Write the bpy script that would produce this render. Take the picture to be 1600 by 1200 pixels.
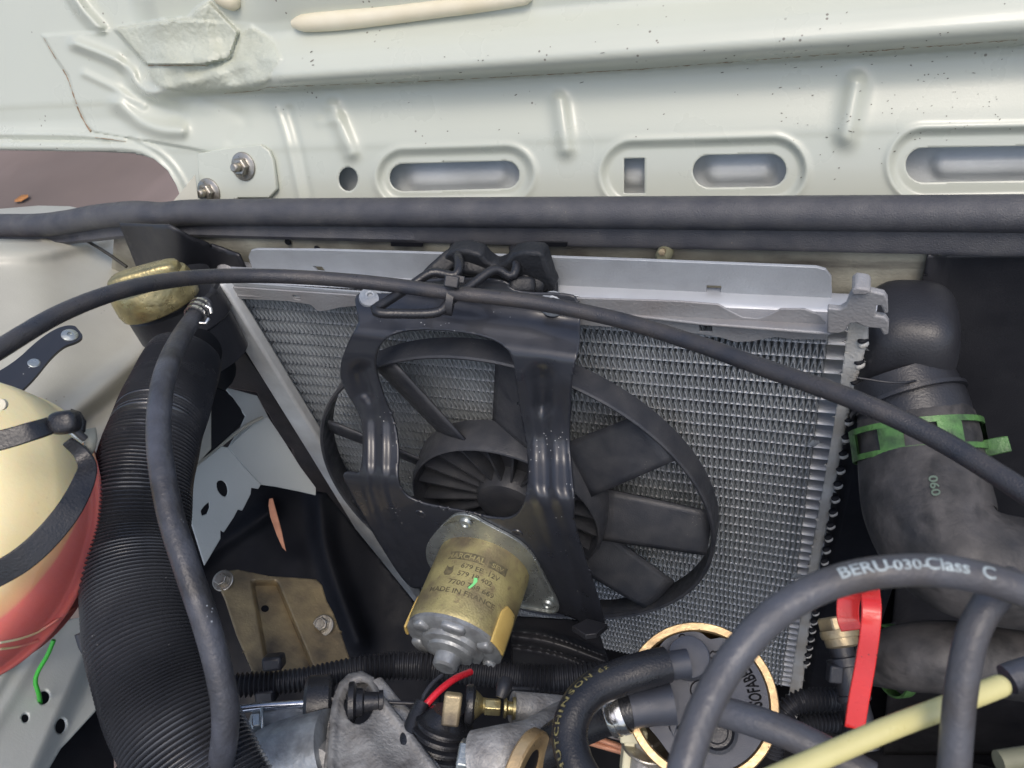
import bpy, math, random
import numpy as np
from mathutils import Vector, Matrix, geometry, noise
random.seed(7)
rng = np.random.default_rng(7)
for o in list(bpy.data.objects): bpy.data.objects.remove(o, do_unlink=True)
SC = bpy.context.scene
COL = SC.collection
# ---------------------------------------------------------------- camera
F = 1201.0                                   # focal length in photo pixels (photo 1600 x 1200)
_d = np.array([330., 1145., F]); _d /= np.linalg.norm(_d)           # straight down, seen in camera axes (x right, y down, z forward)
_h = np.array([3300., 310., -F]); _h -= _d*(_h@_d); _h /= np.linalg.norm(_h)   # across the car
_n = np.cross(_h, _d)                                                # towards the front of the car
R = np.array([_h, _n, -_d])                  # camera axes -> world axes
CAM = np.array([0., 0., 1.35])
cam = bpy.data.cameras.new('camera'); camo = bpy.data.objects.new('camera', cam); COL.objects.link(camo)
cam.sensor_width = 36; cam.lens = F/1600*36; cam.clip_start = 0.01; cam.clip_end = 200
_m = Matrix.Identity(4)
for i in range(3):
    _m[i][0] = R[i, 0]; _m[i][1] = -R[i, 1]; _m[i][2] = -R[i, 2]; _m[i][3] = CAM[i]
camo.matrix_world = _m
SC.camera = camo
cam.dof.use_dof = True; cam.dof.focus_distance = .52; cam.dof.aperture_fstop = 20
# ---------------------------------------------------------------- sky, sun, exposure
W = bpy.data.worlds.new('World'); SC.world = W; W.use_nodes = True
nt = W.node_tree; nt.nodes.clear()
sky = nt.nodes.new('ShaderNodeTexSky'); sky.sky_type = 'NISHITA'; sky.sun_disc = False
SUN_EL, SUN_AZ = 62, 150        # azimuth: degrees clockwise from +Y (front of the car)
sky.sun_elevation = math.radians(SUN_EL); sky.sun_rotation = math.radians(SUN_AZ)
sky.dust_density = 4; sky.air_density = 1.0; sky.ozone_density = 1.0
bg = nt.nodes.new('ShaderNodeBackground'); bg.inputs[1].default_value = 0.15
wo = nt.nodes.new('ShaderNodeOutputWorld')
nt.links.new(sky.outputs[0], bg.inputs[0]); nt.links.new(bg.outputs[0], wo.inputs[0])
sl = bpy.data.lights.new('sun', 'SUN'); sl.energy = .6; sl.angle = math.radians(24); sl.color = (1, .95, .88)
so = bpy.data.objects.new('sun', sl); COL.objects.link(so)
_a, _e = math.radians(SUN_AZ), math.radians(SUN_EL)
_to = Vector((math.sin(_a)*math.cos(_e), math.cos(_a)*math.cos(_e), math.sin(_e)))
so.rotation_euler = _to.to_track_quat('Z', 'Y').to_euler(); so.location = (0, 0, 4)
SC.view_settings.view_transform = 'Standard'; SC.view_settings.look = 'None'
SC.view_settings.exposure = 0.5; SC.view_settings.gamma = 1
# ---------------------------------------------------------------- placing helpers (photo measurement -> real position)
def ray(px, py):
    px = np.asarray(px, float); py = np.asarray(py, float)
    return np.stack([(px-800)/F, (py-600)/F, np.ones_like(px)], -1) @ R.T
def hit(px, py, plane):
    p0, N = plane; r = ray(px, py)
    t = ((np.asarray(p0)-CAM)@np.asarray(N))/(r@np.asarray(N))
    return CAM + r*t[..., None] if np.ndim(t) else CAM + r*t
def at(px, py, t): return CAM + ray(px, py)*t
def cdir(x, y, z):
    v = np.array([x, y, z], float)@R.T; return v/np.linalg.norm(v)
def Yp(y): return (CAM+np.array([0, y, 0]), np.array([0, -1., 0]))
def P3(a, b, c):
    A, B, C = at(*a), at(*b), at(*c); N = np.cross(B-A, C-A); N /= np.linalg.norm(N)
    if N@(CAM-A) < 0: N = -N
    return (A, N)
def px_of(p):
    c = (np.asarray(p)-CAM)@R; return np.stack([c[..., 0]/c[..., 2]*F+800, c[..., 1]/c[..., 2]*F+600], -1)
def sstep(a, b, x): t = np.clip((x-a)/(b-a), 0, 1); return t*t*(3-2*t)
def segdist(px, py, poly, closed=False):
    best = np.full(px.shape, 1e9); n = len(poly)
    for i in range(n if closed else n-1):
        ax, ay = poly[i]; bx, by = poly[(i+1) % n]
        dx, dy = bx-ax, by-ay; L = dx*dx+dy*dy+1e-12
        t = np.clip(((px-ax)*dx+(py-ay)*dy)/L, 0, 1)
        best = np.minimum(best, np.hypot(px-ax-t*dx, py-ay-t*dy))
    return best
def inside(px, py, poly):
    c = np.zeros(px.shape, bool); n = len(poly)
    for i in range(n):
        ax, ay = poly[i]; bx, by = poly[(i+1) % n]
        if ay == by: continue
        c ^= ((ay > py) != (by > py)) & (px < (bx-ax)*(py-ay)/(by-ay)+ax)
    return c
def sdf(px, py, poly):
    d = segdist(px, py, poly, True); return np.where(inside(px, py, poly), -d, d)
def chaikin(p, it=2, closed=True):
    p = [tuple(map(float, q)) for q in p]
    for _ in range(it):
        q = []; n = len(p)
        if not closed: q.append(p[0])
        for i in range(n if closed else n-1):
            a, b = p[i], p[(i+1) % n]
            q.append(tuple(.75*u+.25*v for u, v in zip(a, b))); q.append(tuple(.25*u+.75*v for u, v in zip(a, b)))
        if not closed: q.append(p[-1])
        p = q
    return p
def stadium(x0, y0, x1, y1, r, n=12, ry=None):
    a = math.atan2(y1-y0, x1-x0); out = []
    for k in range(n+1):
        t = a-math.pi/2+math.pi*k/n; out.append((x1+r*math.cos(t), y1+r*math.sin(t)))
    for k in range(n+1):
        t = a+math.pi/2+math.pi*k/n; out.append((x0+r*math.cos(t), y0+r*math.sin(t)))
    return out
def ell(cx, cy, rx, ry, rot=0, n=28):
    c, s = math.cos(math.radians(rot)), math.sin(math.radians(rot))
    return [(cx+rx*math.cos(t)*c-ry*math.sin(t)*s, cy+rx*math.cos(t)*s+ry*math.sin(t)*c) for t in [2*math.pi*k/n for k in range(n)]]
def crom(pts, per=8):
    pts = np.array(pts, float); n = len(pts)
    if n < 3: return np.array([pts[0]+(pts[-1]-pts[0])*k/per for k in range(per+1)])
    P = np.vstack([2*pts[0]-pts[1], pts, 2*pts[-1]-pts[-2]]); out = []
    for i in range(1, n):
        a, b, c, d = P[i-1], P[i], P[i+1], P[i+2]
        for k in range(per):
            t = k/per; out.append(.5*((2*b)+(-a+c)*t+(2*a-5*b+4*c-d)*t*t+(-a+3*b-3*c+d)*t**3))
    out.append(pts[-1]); return np.array(out)
def resample(P, step):
    s = np.r_[0, np.cumsum(np.linalg.norm(np.diff(P[:, :3], axis=0), axis=1))]
    n = max(2, int(round(s[-1]/step))+1); t = np.linspace(0, s[-1], n)
    return np.stack([np.interp(t, s, P[:, k]) for k in range(P.shape[1])], -1), t
# ---------------------------------------------------------------- materials
MATS = {}
def mat(name, col, rough=.5, metal=0., col2=None, nscale=30, namt=.5, bump=0., bscale=200, specks=None, speck_amt=.62, speck_scale=300, rvar=.12, coat=0., spec=.5, trans=0, streak=None, edge=None):
    m = bpy.data.materials.new(name); m.use_nodes = True; N = m.node_tree.nodes; L = m.node_tree.links
    b = N['Principled BSDF']; b.inputs['Roughness'].default_value = rough; b.inputs['Metallic'].default_value = metal
    b.inputs['Coat Weight'].default_value = coat; b.inputs['Specular IOR Level'].default_value = spec
    tc = N.new('ShaderNodeTexCoord')
    def nz(scale, detail=4, vec=None, dist=0.):
        t = N.new('ShaderNodeTexNoise'); t.inputs['Scale'].default_value = scale; t.inputs['Detail'].default_value = detail
        t.inputs['Distortion'].default_value = dist
        L.new(vec or tc.outputs['Object'], t.inputs['Vector']); return t.outputs['Fac']
    def ramp(src, a, b_, c0=(0, 0, 0, 1), c1=(1, 1, 1, 1)):
        r = N.new('ShaderNodeValToRGB'); r.color_ramp.elements[0].position = a; r.color_ramp.elements[1].position = b_
        r.color_ramp.elements[0].color = c0; r.color_ramp.elements[1].color = c1; L.new(src, r.inputs[0]); return r.outputs[0]
    def mix(f, a, b_):
        x = N.new('ShaderNodeMix'); x.data_type = 'RGBA'
        if hasattr(f, 'links') or not isinstance(f, (int, float)): L.new(f, x.inputs[0])
        else: x.inputs[0].default_value = f
        for i, v in ((6, a), (7, b_)):
            if isinstance(v, tuple): x.inputs[i].default_value = (*v[:3], 1)
            else: L.new(v, x.inputs[i])
        return x.outputs[2]
    n1 = nz(nscale, 6)
    c2 = col2 or tuple(c*.7 for c in col)
    cur = mix(ramp(n1, .5-.22/max(namt, .1), .5+.22/max(namt, .1)), col, c2)
    if streak:
        mp = N.new('ShaderNodeMapping'); mp.inputs['Scale'].default_value = streak[1]; L.new(tc.outputs['Object'], mp.inputs[0])
        cur = mix(ramp(nz(1, 4, mp.outputs[0]), streak[2], streak[2]+.15), cur, streak[0])
    if specks:
        v = N.new('ShaderNodeTexVoronoi'); v.inputs['Scale'].default_value = speck_scale; L.new(tc.outputs['Object'], v.inputs['Vector'])
        near = ramp(v.outputs['Distance'], .10, .16, (1, 1, 1, 1), (0, 0, 0, 1))
        sel = ramp(nz(speck_scale*.12, 3), speck_amt, speck_amt+.03)
        mu = N.new('ShaderNodeMath'); mu.operation = 'MULTIPLY'; L.new(near, mu.inputs[0]); L.new(sel, mu.inputs[1])
        cur = mix(mu.outputs[0], cur, specks)
    L.new(cur, b.inputs['Base Color'])
    if rvar:
        mr = N.new('ShaderNodeMapRange'); mr.inputs['To Min'].default_value = max(.02, rough-rvar); mr.inputs['To Max'].default_value = min(1, rough+rvar)
        mr.inputs['From Min'].default_value = .3; mr.inputs['From Max'].default_value = .7
        L.new(nz(nscale*2.3, 5), mr.inputs['Value']); L.new(mr.outputs[0], b.inputs['Roughness'])
    if bump:
        bp = N.new('ShaderNodeBump'); bp.inputs['Strength'].default_value = bump; bp.inputs['Distance'].default_value = .001
        L.new(nz(bscale, 5), bp.inputs['Height']); L.new(bp.outputs[0], b.inputs['Normal'])
    if trans:
        b.inputs['Subsurface Weight'].default_value = trans; b.inputs['Subsurface Radius'].default_value = (.02, .012, .006); b.inputs['Subsurface Scale'].default_value = .5
    MATS[name] = m; return m
mat('bonnet_paint', (.525, .555, .485), .33, 0, (.475, .50, .43), 7, .5, .05, 900, specks=(.20, .19, .16), speck_amt=.60, speck_scale=170, coat=.25)
mat('olive_paint', (.52, .54, .44), .45, 0, (.40, .42, .34), 25, .6, .25, 350)
mat('sealer', (.50, .53, .45), .42, 0, (.42, .44, .36), 40, .8, .9, 260)
mat('skin_paint', (.62, .65, .64), .45, 0, (.40, .42, .41), 22, .7, .2, 500)
mat('wing_paint', (.50, .50, .43), .42, 0, (.36, .35, .30), 14, .7, .12, 600, specks=(.2, .16, .12), speck_amt=.6, speck_scale=260)
mat('rail_paint', (.62, .66, .64), .4, 0, (.5, .54, .52), 18, .5, .1, 600)
mat('grime_paint', (.38, .38, .31), .75, 0, (.14, .13, .11), 28, 1.0, .4, 500, streak=((.09, .08, .07), (9, 9, 60), .56))
mat('seal_rubber', (.046, .049, .060), .5, 0, (.082, .083, .088), 60, 1.1, .5, 1400, specks=(.3, .25, .2), speck_amt=.64, speck_scale=500)
mat('black_rubber', (.010, .011, .014), .32, 0, (.022, .023, .027), 60, 1., .25, 900, specks=(.14, .13, .12), speck_amt=.62, speck_scale=700)
mat('mount_rubber', (.012, .014, .018), .5, 0, (.024, .026, .03), 90, 1., .5, 500, spec=.35)
mat('cable_rubber', (.024, .027, .036), .34, 0, (.056, .052, .052), 70, 1.1, .4, 1500, specks=(.16, .14, .12), speck_amt=.62, speck_scale=700)
mat('grey_rubber', (.066, .072, .090), .46, 0, (.024, .024, .027), 45, 1.4, .4, 500, specks=(.3, .33, .36), speck_amt=.66, speck_scale=330)
mat('lead_rubber', (.080, .086, .102), .45, 0, (.060, .056, .056), 60, 1.1, .35, 500, specks=(.2,.2,.2), speck_amt=.64, speck_scale=800)
mat('hose_rubber', (.075, .070, .068), .6, 0, (.020, .020, .021), 48, 1.3, 1., 120, streak=((.016, .016, .017), (60, 30, 120), .55))
mat('black_plastic', (.014, .015, .019), .42, 0, (.03, .031, .036), 22, .8, .2, 900)
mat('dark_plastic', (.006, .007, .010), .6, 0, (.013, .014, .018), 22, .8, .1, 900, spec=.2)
mat('bracket_paint', (.020, .0225, .029), .37, .0, (.028, .031, .040), 30, .7, .06, 900, specks=(.35, .36, .36), speck_amt=.60, speck_scale=330, coat=.35)
mat('fan_plastic', (.024, .028, .038), .42, 0, (.070, .072, .078), 60, .75, .25, 900, specks=(.2, .19, .17), speck_amt=.62, speck_scale=500)
mat('ribbed_plastic', (.024, .027, .034), .24, 0, (.045, .048, .056), 30, 1., .1, 900, spec=.8, specks=(.2,.2,.2), speck_amt=.66, speck_scale=400)
mat('filter_plastic', (.050, .057, .075), .38, 0, (.04, .044, .055), 60, .7, .25, 2500)
mat('galv', (.40, .43, .455), .45, .25, (.33, .35, .37), 45, .8, .35, 700)
mat('galv_dirty', (.30, .315, .33), .55, .2, (.27, .26, .26), 26, .9, .5, 600)
mat('header_metal', (.54, .57, .58), .5, .15, (.36, .33, .28), 30, .9, .5, 500)
mat('bar_metal', (.72, .74, .74), .45, .1, (.48, .49, .48), 45, .8, .3, 500)
mat('fin_metal', (.54, .575, .60), .46, .2, (.30, .33, .36), 25, .7, .05, 900)
mat('tube_metal', (.52, .55, .58), .42, .35, (.45, .47, .50), 35, .7, .1, 700)
mat('zinc', (.46, .50, .50), .33, .75, (.30, .33, .33), 70, .8, .3, 500)
mat('bolt_steel', (.50, .49, .45), .36, .85, (.28, .25, .20), 140, .8, .2, 500)
mat('cast_alloy', (.44, .44, .43), .55, .3, (.16, .155, .15), 70, 1., .9, 420)
mat('cast_grey', (.40, .43, .45), .42, .45, (.18, .19, .20), 90, 1, .5, 300)
mat('gold_can', (.46, .41, .19), .46, .4, (.17, .14, .09), 42, 1.3, .4, 700, specks=(.06, .05, .035), speck_amt=.54, speck_scale=500, streak=((.24, .19, .11), (160, 160, 160), .58))
mat('gold_zinc', (.50, .40, .23), .42, .5, (.13, .11, .085), 36, 1.3, .3, 500)
mat('rust_stain', (.22, .13, .07), .7, 0, (.34, .28, .20), 160, 1.2, .3, 500)
mat('splash_dirt', (.10, .095, .08), .6, 0, (.2, .19, .16), 200, 1)
mat('brass', (.50, .42, .20), .34, .8, (.22, .20, .12), 75, .9, .8, 180)
mat('gold_rim', (.66, .50, .28), .38, .65, (.42, .28, .14), 90, .7, .2, 500, specks=(.05, .03, .02), speck_amt=.56, speck_scale=420)
mat('yellow_clip', (.66, .50, .17), .38, 0, (.55, .38, .12), 60, .7, .05, 500)
mat('cream_plastic', (.70, .68, .50), .4, 0, (.6, .56, .38), 60, .7, .05, 500)
mat('cream_pipe', (.66, .62, .30), .34, 0, (.52, .47, .20), 40, .8, .05, 500, coat=.2)
mat('cream_bead', (.74, .70, .56), .4, 0, (.62, .56, .40), 30, .8, .1, 300)
mat('red_plastic', (.80, .035, .030), .28, 0, (.62, .03, .03), 50, .8, .05, 500, specks=(.12, .03, .02), speck_amt=.58, speck_scale=400, coat=.3)
mat('red_wire', (.80, .03, .05), .3, 0, None, 50, .5)
mat('green_clamp', (.09, .22, .06), .45, .1, (.035, .07, .03), 120, 1.2, .4, 500)
mat('green_wire', (.06, .50, .06), .4, 0, None, 50, .5)
mat('green_mark', (.25, .85, .30), .6, 0, None, 50, .5)
mat('blue_mark', (.10, .50, .80), .6, 0, None, 50, .5)
mat('red_mark', (.40, .02, .06), .6, 0, None, 50, .5)
mat('copper', (.62, .30, .18), .5, .3, (.45, .2, .12), 120, .8, .2, 500)
mat('chrome', (.6, .65, .75), .18, .95, None, 60, .6)
mat('clamp_steel', (.70, .70, .69), .2, .95, (.45, .45, .44), 140, .8, .1, 500)
mat('ink_black', (.035, .035, .03), .5, 0, None, 60, .5)
mat('ink_worn', (.04, .038, .025), .6, 0, (.20, .17, .09), 300, .9)
mat('ink_deep', (.004, .004, .005), .7, 0, None, 60, .5, spec=.1)
mat('olive_dark', (.20, .20, .13), .6, 0, (.12, .12, .08), 60, .8)
mat('ink_pale', (.42, .49, .50), .6, 0, (.20, .23, .24), 500, 1.1)
mat('ink_yellow', (.26, .23, .09), .6, 0, (.05, .045, .03), 700, 1.2)
mat('ink_green', (.12, .17, .13), .7, 0, None, 60, .5)
mat('ground', (.22, .168, .145), .9, 0, (.12, .095, .082), .9, 1.0, .3, 30, streak=((.28, .215, .195), (1.2, .5, 1), .52))
mat('leaf', (.55, .24, .07), .7, 0, None, 30, .5)
# coolant tank: yellowed plastic with the pink coolant showing through below the fill line
def tank_mat():
    m = mat('tank_plastic', (.74, .66, .42), .5, 0, (.60, .48, .25), 12, .6, .15, 400, coat=0., trans=.7, spec=.3, specks=(.35,.25,.13), speck_amt=.6, speck_scale=220)
    N = m.node_tree.nodes; L = m.node_tree.links; b = N['Principled BSDF']
    src = b.inputs['Base Color'].links[0].from_socket
    tc = N.new('ShaderNodeTexCoord'); sx = N.new('ShaderNodeSeparateXYZ'); L.new(tc.outputs['Object'], sx.inputs[0])
    nz = N.new('ShaderNodeTexNoise'); nz.inputs['Scale'].default_value = 14; L.new(tc.outputs['Object'], nz.inputs[0])
    ad = N.new('ShaderNodeMath'); ad.operation = 'MULTIPLY_ADD'; ad.inputs[1].default_value = .012; L.new(nz.outputs[0], ad.inputs[0]); L.new(sx.outputs[2], ad.inputs[2])
    r = N.new('ShaderNodeValToRGB'); L.new(ad.outputs[0], r.inputs[0])
    m['z_node'] = r.name
    mr = N.new('ShaderNodeMapRange'); mr.name = 'LEVEL'; L.new(ad.outputs[0], mr.inputs[0]); L.new(mr.outputs[0], r.inputs[0])
    r.color_ramp.elements[0].color = (.64, .075, .095, 1); r.color_ramp.elements[0].position = .0
    r.color_ramp.elements[1].color = (.74, .66, .40, 1); r.color_ramp.elements[1].position = 1
    e = r.color_ramp.elements.new(.45); e.color = (.68, .12, .13, 1)
    e = r.color_ramp.elements.new(.52); e.color = (.66, .30, .17, 1)
    e = r.color_ramp.elements.new(.75); e.color = (.66, .42, .22, 1)
    x = N.new('ShaderNodeMix'); x.data_type = 'RGBA'; x.inputs[0].default_value = .85; L.new(src, x.inputs[6]); L.new(r.outputs[0], x.inputs[7])
    L.new(x.outputs[2], b.inputs['Base Color']); return m, mr
TANKM, TANKLEVEL = tank_mat()
# ---------------------------------------------------------------- object helpers
def thing(name, label, cat, loc, group=None):
    o = bpy.data.objects.new(name, None); COL.objects.link(o); o.empty_display_size = .02
    o.location = tuple(map(float, loc)); o['label'] = label; o['category'] = cat
    if group: o['group'] = group
    return o
def tag(o, label, cat, group=None):
    o['label'] = label; o['category'] = cat
    if group: o['group'] = group
    return o
def origin_of(o):
    v = Vector((0, 0, 0))
    while o is not None: v = v + o.location; o = o.parent
    return v
def mk(name, V, Fc, m, parent=None, ang=35, bevel=0, bseg=2, solid=0, solid_off=-1, sub=0, flat=False, kind=None):
    V = np.asarray(V, float); c = V.mean(0) if len(V) else np.zeros(3)
    me = bpy.data.meshes.new(name); me.from_pydata((V-c).tolist(), [], [tuple(map(int, f)) for f in Fc]); me.validate(); me.update()
    me.materials.append(MATS[m] if isinstance(m, str) else m)
    o = bpy.data.objects.new(name, me); COL.objects.link(o)
    if not flat:
        me.shade_smooth(); me.set_sharp_from_angle(angle=math.radians(ang))
    if parent is not None:
        o.parent = parent; o.location = Vector(c)-origin_of(parent)
    else: o.location = Vector(c)
    if solid:
        s = o.modifiers.new('solid', 'SOLIDIFY'); s.thickness = solid; s.offset = solid_off
    if bevel:
        b = o.modifiers.new('bevel', 'BEVEL'); b.width = bevel; b.segments = bseg; b.limit_method = 'ANGLE'; b.angle_limit = math.radians(40); b.harden_normals = False
    if sub:
        s = o.modifiers.new('sub', 'SUBSURF'); s.levels = sub; s.render_levels = sub
    if kind: o['kind'] = kind
    return o
def dup(o, parent, loc):
    c = o.copy(); COL.objects.link(c); c.parent = parent; c.location = loc; return c
def merge(parts):
    V, Fc, n = [], [], 0
    for v, f in parts:
        V.append(np.asarray(v, float)); Fc += [tuple(i+n for i in q) for q in f]; n += len(v)
    return np.vstack(V), Fc
# geometry generators return (verts, faces)
def frames(P):
    T = np.gradient(P, axis=0); T /= np.linalg.norm(T, axis=1)[:, None]+1e-12
    u = np.cross(T[0], [0.13, 0.2, 1.]); u /= np.linalg.norm(u); U = [u]
    for i in range(1, len(P)):
        u = U[-1]-T[i]*(U[-1]@T[i]); u /= np.linalg.norm(u); U.append(u)
    U = np.array(U); return T, U, np.cross(T, U)
def g_tube(P, r, seg=20, cap=True, round_end=0):
    P = np.asarray(P, float); n = len(P); r = np.broadcast_to(np.asarray(r, float), (n,)).copy()
    T, U, B = frames(P); a = np.arange(seg)*2*np.pi/seg
    V = (P[:, None]+r[:, None, None]*(U[:, None]*np.cos(a)[None, :, None]+B[:, None]*np.sin(a)[None, :, None])).reshape(-1, 3)
    Fc = [(i*seg+j, i*seg+(j+1) % seg, (i+1)*seg+(j+1) % seg, (i+1)*seg+j) for i in range(n-1) for j in range(seg)]
    if cap:
        Fc.append(tuple(range(seg))[::-1]); Fc.append(tuple((n-1)*seg+j for j in range(seg)))
    return V, Fc
def g_path(pts, r, seg=20, step=.004, cap=True, wob=0):
    """pts: (px, py, depth) ; r metres or list per point"""
    rr = np.broadcast_to(np.asarray(r, float), (len(pts),))
    W3 = np.array([[*at(p[0], p[1], p[2]), q] for p, q in zip(pts, rr)])
    C = crom(W3, 10); C, s = resample(C, step)
    if wob: C[:, 3] *= 1+wob*np.sin(s*210)*np.sin(s*57+1)
    return g_tube(C[:, :3], C[:, 3], seg, cap)
def g_lathe(c, ax, prof, seg=48, arc=None, u=None):
    """prof: (radius, height along ax)"""
    ax = np.asarray(ax, float)/np.linalg.norm(ax)
    if u is None: u = np.cross(ax, [0, 0, 1.]);
    u = np.asarray(u, float); u = u-ax*(u@ax)
    if np.linalg.norm(u) < 1e-3: u = np.cross(ax, [1., 0, 0])
    u /= np.linalg.norm(u); v = np.cross(ax, u)
    a0, a1 = arc or (0, 2*np.pi); full = arc is None
    a = a0+(a1-a0)*np.arange(seg+(0 if full else 1))/seg; m = len(a)
    V = []; Fc = []
    for (r, h) in prof:
        V.append(c+ax*h+r*(np.cos(a)[:, None]*u+np.sin(a)[:, None]*v))
    for i in range(len(prof)-1):
        for j in range(m if full else m-1):
            k = (j+1) % m; Fc.append((i*m+j, i*m+k, (i+1)*m+k, (i+1)*m+j))
    return np.vstack(V), Fc
def g_prism(poly, z0, z1, o, u, v, w, holes=()):
    """2D polygon (u,v) extruded along w between z0 and z1"""
    loops = [list(poly)]+[list(h) for h in holes]
    flat = [q for l in loops for q in l]; sc = 1000.
    ed = []; k = 0
    for l in loops:
        m = len(l); ed += [(k+i, k+(i+1) % m) for i in range(m)]; k += m
    r = geometry.delaunay_2d_cdt([Vector((x*sc, y*sc)) for x, y in flat], ed, [], 0, 1e-7, False)
    P = np.array([(a.x/sc, a.y/sc) for a in r[0]]); T = [tuple(t) for t in r[2]]
    cen = np.array([P[list(t)].mean(0) for t in T]); ok = inside(cen[:, 0], cen[:, 1], loops[0])
    for h in loops[1:]: ok &= ~inside(cen[:, 0], cen[:, 1], h)
    T = [t for t, q in zip(T, ok) if q]; n = len(P)
    V = [o+u*x+v*y+w*z0 for x, y in P]+[o+u*x+v*y+w*z1 for x, y in P]
    Fc = T+[tuple(i+n for i in t[::-1]) for t in T]
    es = set((t[i], t[(i+1) % len(t)]) for t in T for i in range(len(t)))
    Fc += [(a, b, b+n, a+n) for a, b in es if (b, a) not in es]
    return np.array(V), Fc
def fixn(o):
    import bmesh
    bm = bmesh.new(); bm.from_mesh(o.data); bmesh.ops.remove_doubles(bm, verts=bm.verts, dist=1e-7); bmesh.ops.recalc_face_normals(bm, faces=bm.faces); bm.to_mesh(o.data); bm.free()
    o.data.update(); return o
def plate(name, outer, plane, th, m, parent=None, holes=(), bevel=.0006, off=0., **k):
    """outline measured on the photo, laid on a plane of the scene; th = thickness away from camera"""
    p0, N = plane; p0 = np.asarray(p0)+np.asarray(N)*off; pl = (p0, N)
    loops = [outer]+list(holes)
    W3 = [np.array([hit(x, y, pl) for x, y in l]) for l in loops]
    u = W3[0][1]-W3[0][0]; u /= np.linalg.norm(u); N = np.asarray(N); v = np.cross(N, u); o0 = W3[0][0]
    L2 = [[((q-o0)@u, (q-o0)@v) for q in l] for l in W3]
    V, Fc = g_prism(L2[0], 0, -th, o0, u, v, N, L2[1:])
    return fixn(mk(name, V, Fc, m, parent, bevel=bevel, **k))
def sheet(name, outer, plane, m, disp=None, holes=(), step=4, th=.001, parent=None, ang=60, off=0, kind=None):
    """curved pressed sheet: plane + relief disp(px,py) in metres towards the camera"""
    outer = list(outer); xs = [p[0] for p in outer]; ys = [p[1] for p in outer]
    gx = np.arange(min(xs)-step, max(xs)+2*step, step, dtype=float); gy = np.arange(min(ys)-step, max(ys)+2*step, step, dtype=float)
    X, Y = np.meshgrid(gx, gy)
    def sd(x, y):
        s = sdf(x, y, outer)
        for h in holes: s = np.maximum(s, -sdf(x, y, h))
        return s
    S = sd(X, Y); near = np.abs(S) < .72*step
    e = .25
    GX = (sd(X[near]+e, Y[near])-sd(X[near]-e, Y[near]))/(2*e); GY = (sd(X[near], Y[near]+e)-sd(X[near], Y[near]-e))/(2*e)
    g = GX*GX+GY*GY+1e-6; X[near] -= S[near]*GX/g; Y[near] -= S[near]*GY/g; S[near] = 0
    nx = len(gx); ok = S <= 1e-6
    q = ok[:-1, :-1] & ok[1:, :-1] & ok[:-1, 1:] & ok[1:, 1:]
    cx = (X[:-1, :-1]+X[1:, :-1]+X[:-1, 1:]+X[1:, 1:])/4; cy = (Y[:-1, :-1]+Y[1:, :-1]+Y[:-1, 1:]+Y[1:, 1:])/4
    q &= sd(cx, cy) < 0
    I, J = np.nonzero(q); a = I*nx+J
    Fc = np.stack([a, a+nx, a+nx+1, a+1], 1)
    used = np.unique(Fc); mp = np.full(X.size, -1); mp[used] = np.arange(len(used))
    px, py = X.ravel()[used], Y.ravel()[used]
    p0, N = plane; N = np.asarray(N)
    h = off+(disp(px, py) if disp is not None else 0*px); r = ray(px, py)
    V = CAM+r*(((np.asarray(p0)-CAM)@N+h)/(r@N))[:, None]
    o = mk(name, V, mp[Fc].tolist(), m, parent, ang=ang, solid=th, solid_off=-1, kind=kind)
    import bmesh
    bm = bmesh.new(); bm.from_mesh(o.data); bmesh.ops.remove_doubles(bm, verts=bm.verts, dist=step*.16*np.linalg.norm(V[0]-CAM)/F); bm.to_mesh(o.data); bm.free()
    o.data.shade_smooth(); o.data.set_sharp_from_angle(angle=math.radians(ang)); return o
def ridge(px, py, poly, w, h):
    if len(poly) > 2: poly = chaikin(poly, 2, False)
    return h*np.exp(-(segdist(px, py, poly)/w)**2)
def g_band(C, Nrm, w, th):
    """flat strap along points C, facing Nrm"""
    C = np.asarray(C); T = np.gradient(C, axis=0); T /= np.linalg.norm(T, axis=1)[:, None]
    Nn = np.asarray(Nrm, float); Nn = np.broadcast_to(Nn, C.shape); Nn = Nn-T*(Nn*T).sum(1)[:, None]; Nn = Nn/np.linalg.norm(Nn, axis=1)[:, None]
    S = np.cross(T, Nn); w = np.broadcast_to(np.asarray(w, float), (len(C),))[:, None]
    V = np.concatenate([C-S*w/2, C+S*w/2, C+S*w/2-Nn*th, C-S*w/2-Nn*th], 1).reshape(-1, 3); n = len(C)
    Fc = [(i*4+j, i*4+(j+1) % 4, i*4+4+(j+1) % 4, i*4+4+j) for i in range(n-1) for j in range(4)]+[(0, 1, 2, 3), (n*4-4, n*4-1, n*4-2, n*4-3)]
    return V, Fc
def g_bolt(c, ax, r, h, washer=True, stud=True):
    out = []; z = 0
    if washer: out.append(g_lathe(c, ax, [(0, 0), (r*1.55, 0), (r*1.55, h*.18), (r*1.4, h*.25), (0, h*.25)], 32)); z = h*.25
    out.append(g_lathe(c, ax, [(0, z), (r, z), (r, h*.85), (r*.85, h), (0, h)], 6))
    if stud: out.append(g_lathe(c, ax, [(0, h), (r*.5, h), (r*.5, h*1.7), (r*.38, h*1.85), (0, h*1.85)], 16))
    return merge(out)
def bolt(c, ax, r, h, m='bolt_steel', parent=None, name='bolt', washer=True, stud=False):
    V, Fc = g_bolt(np.asarray(c), ax, r, h, washer, stud); return fixn(mk(name, V, Fc, m, parent, ang=30, bevel=r*.06))
def lathe(name, c, ax, prof, m, parent=None, seg=48, ang=35, **k):
    V, Fc = g_lathe(np.asarray(c), ax, prof, seg, **k); return fixn(mk(name, V, Fc, m, parent, ang=ang))
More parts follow.
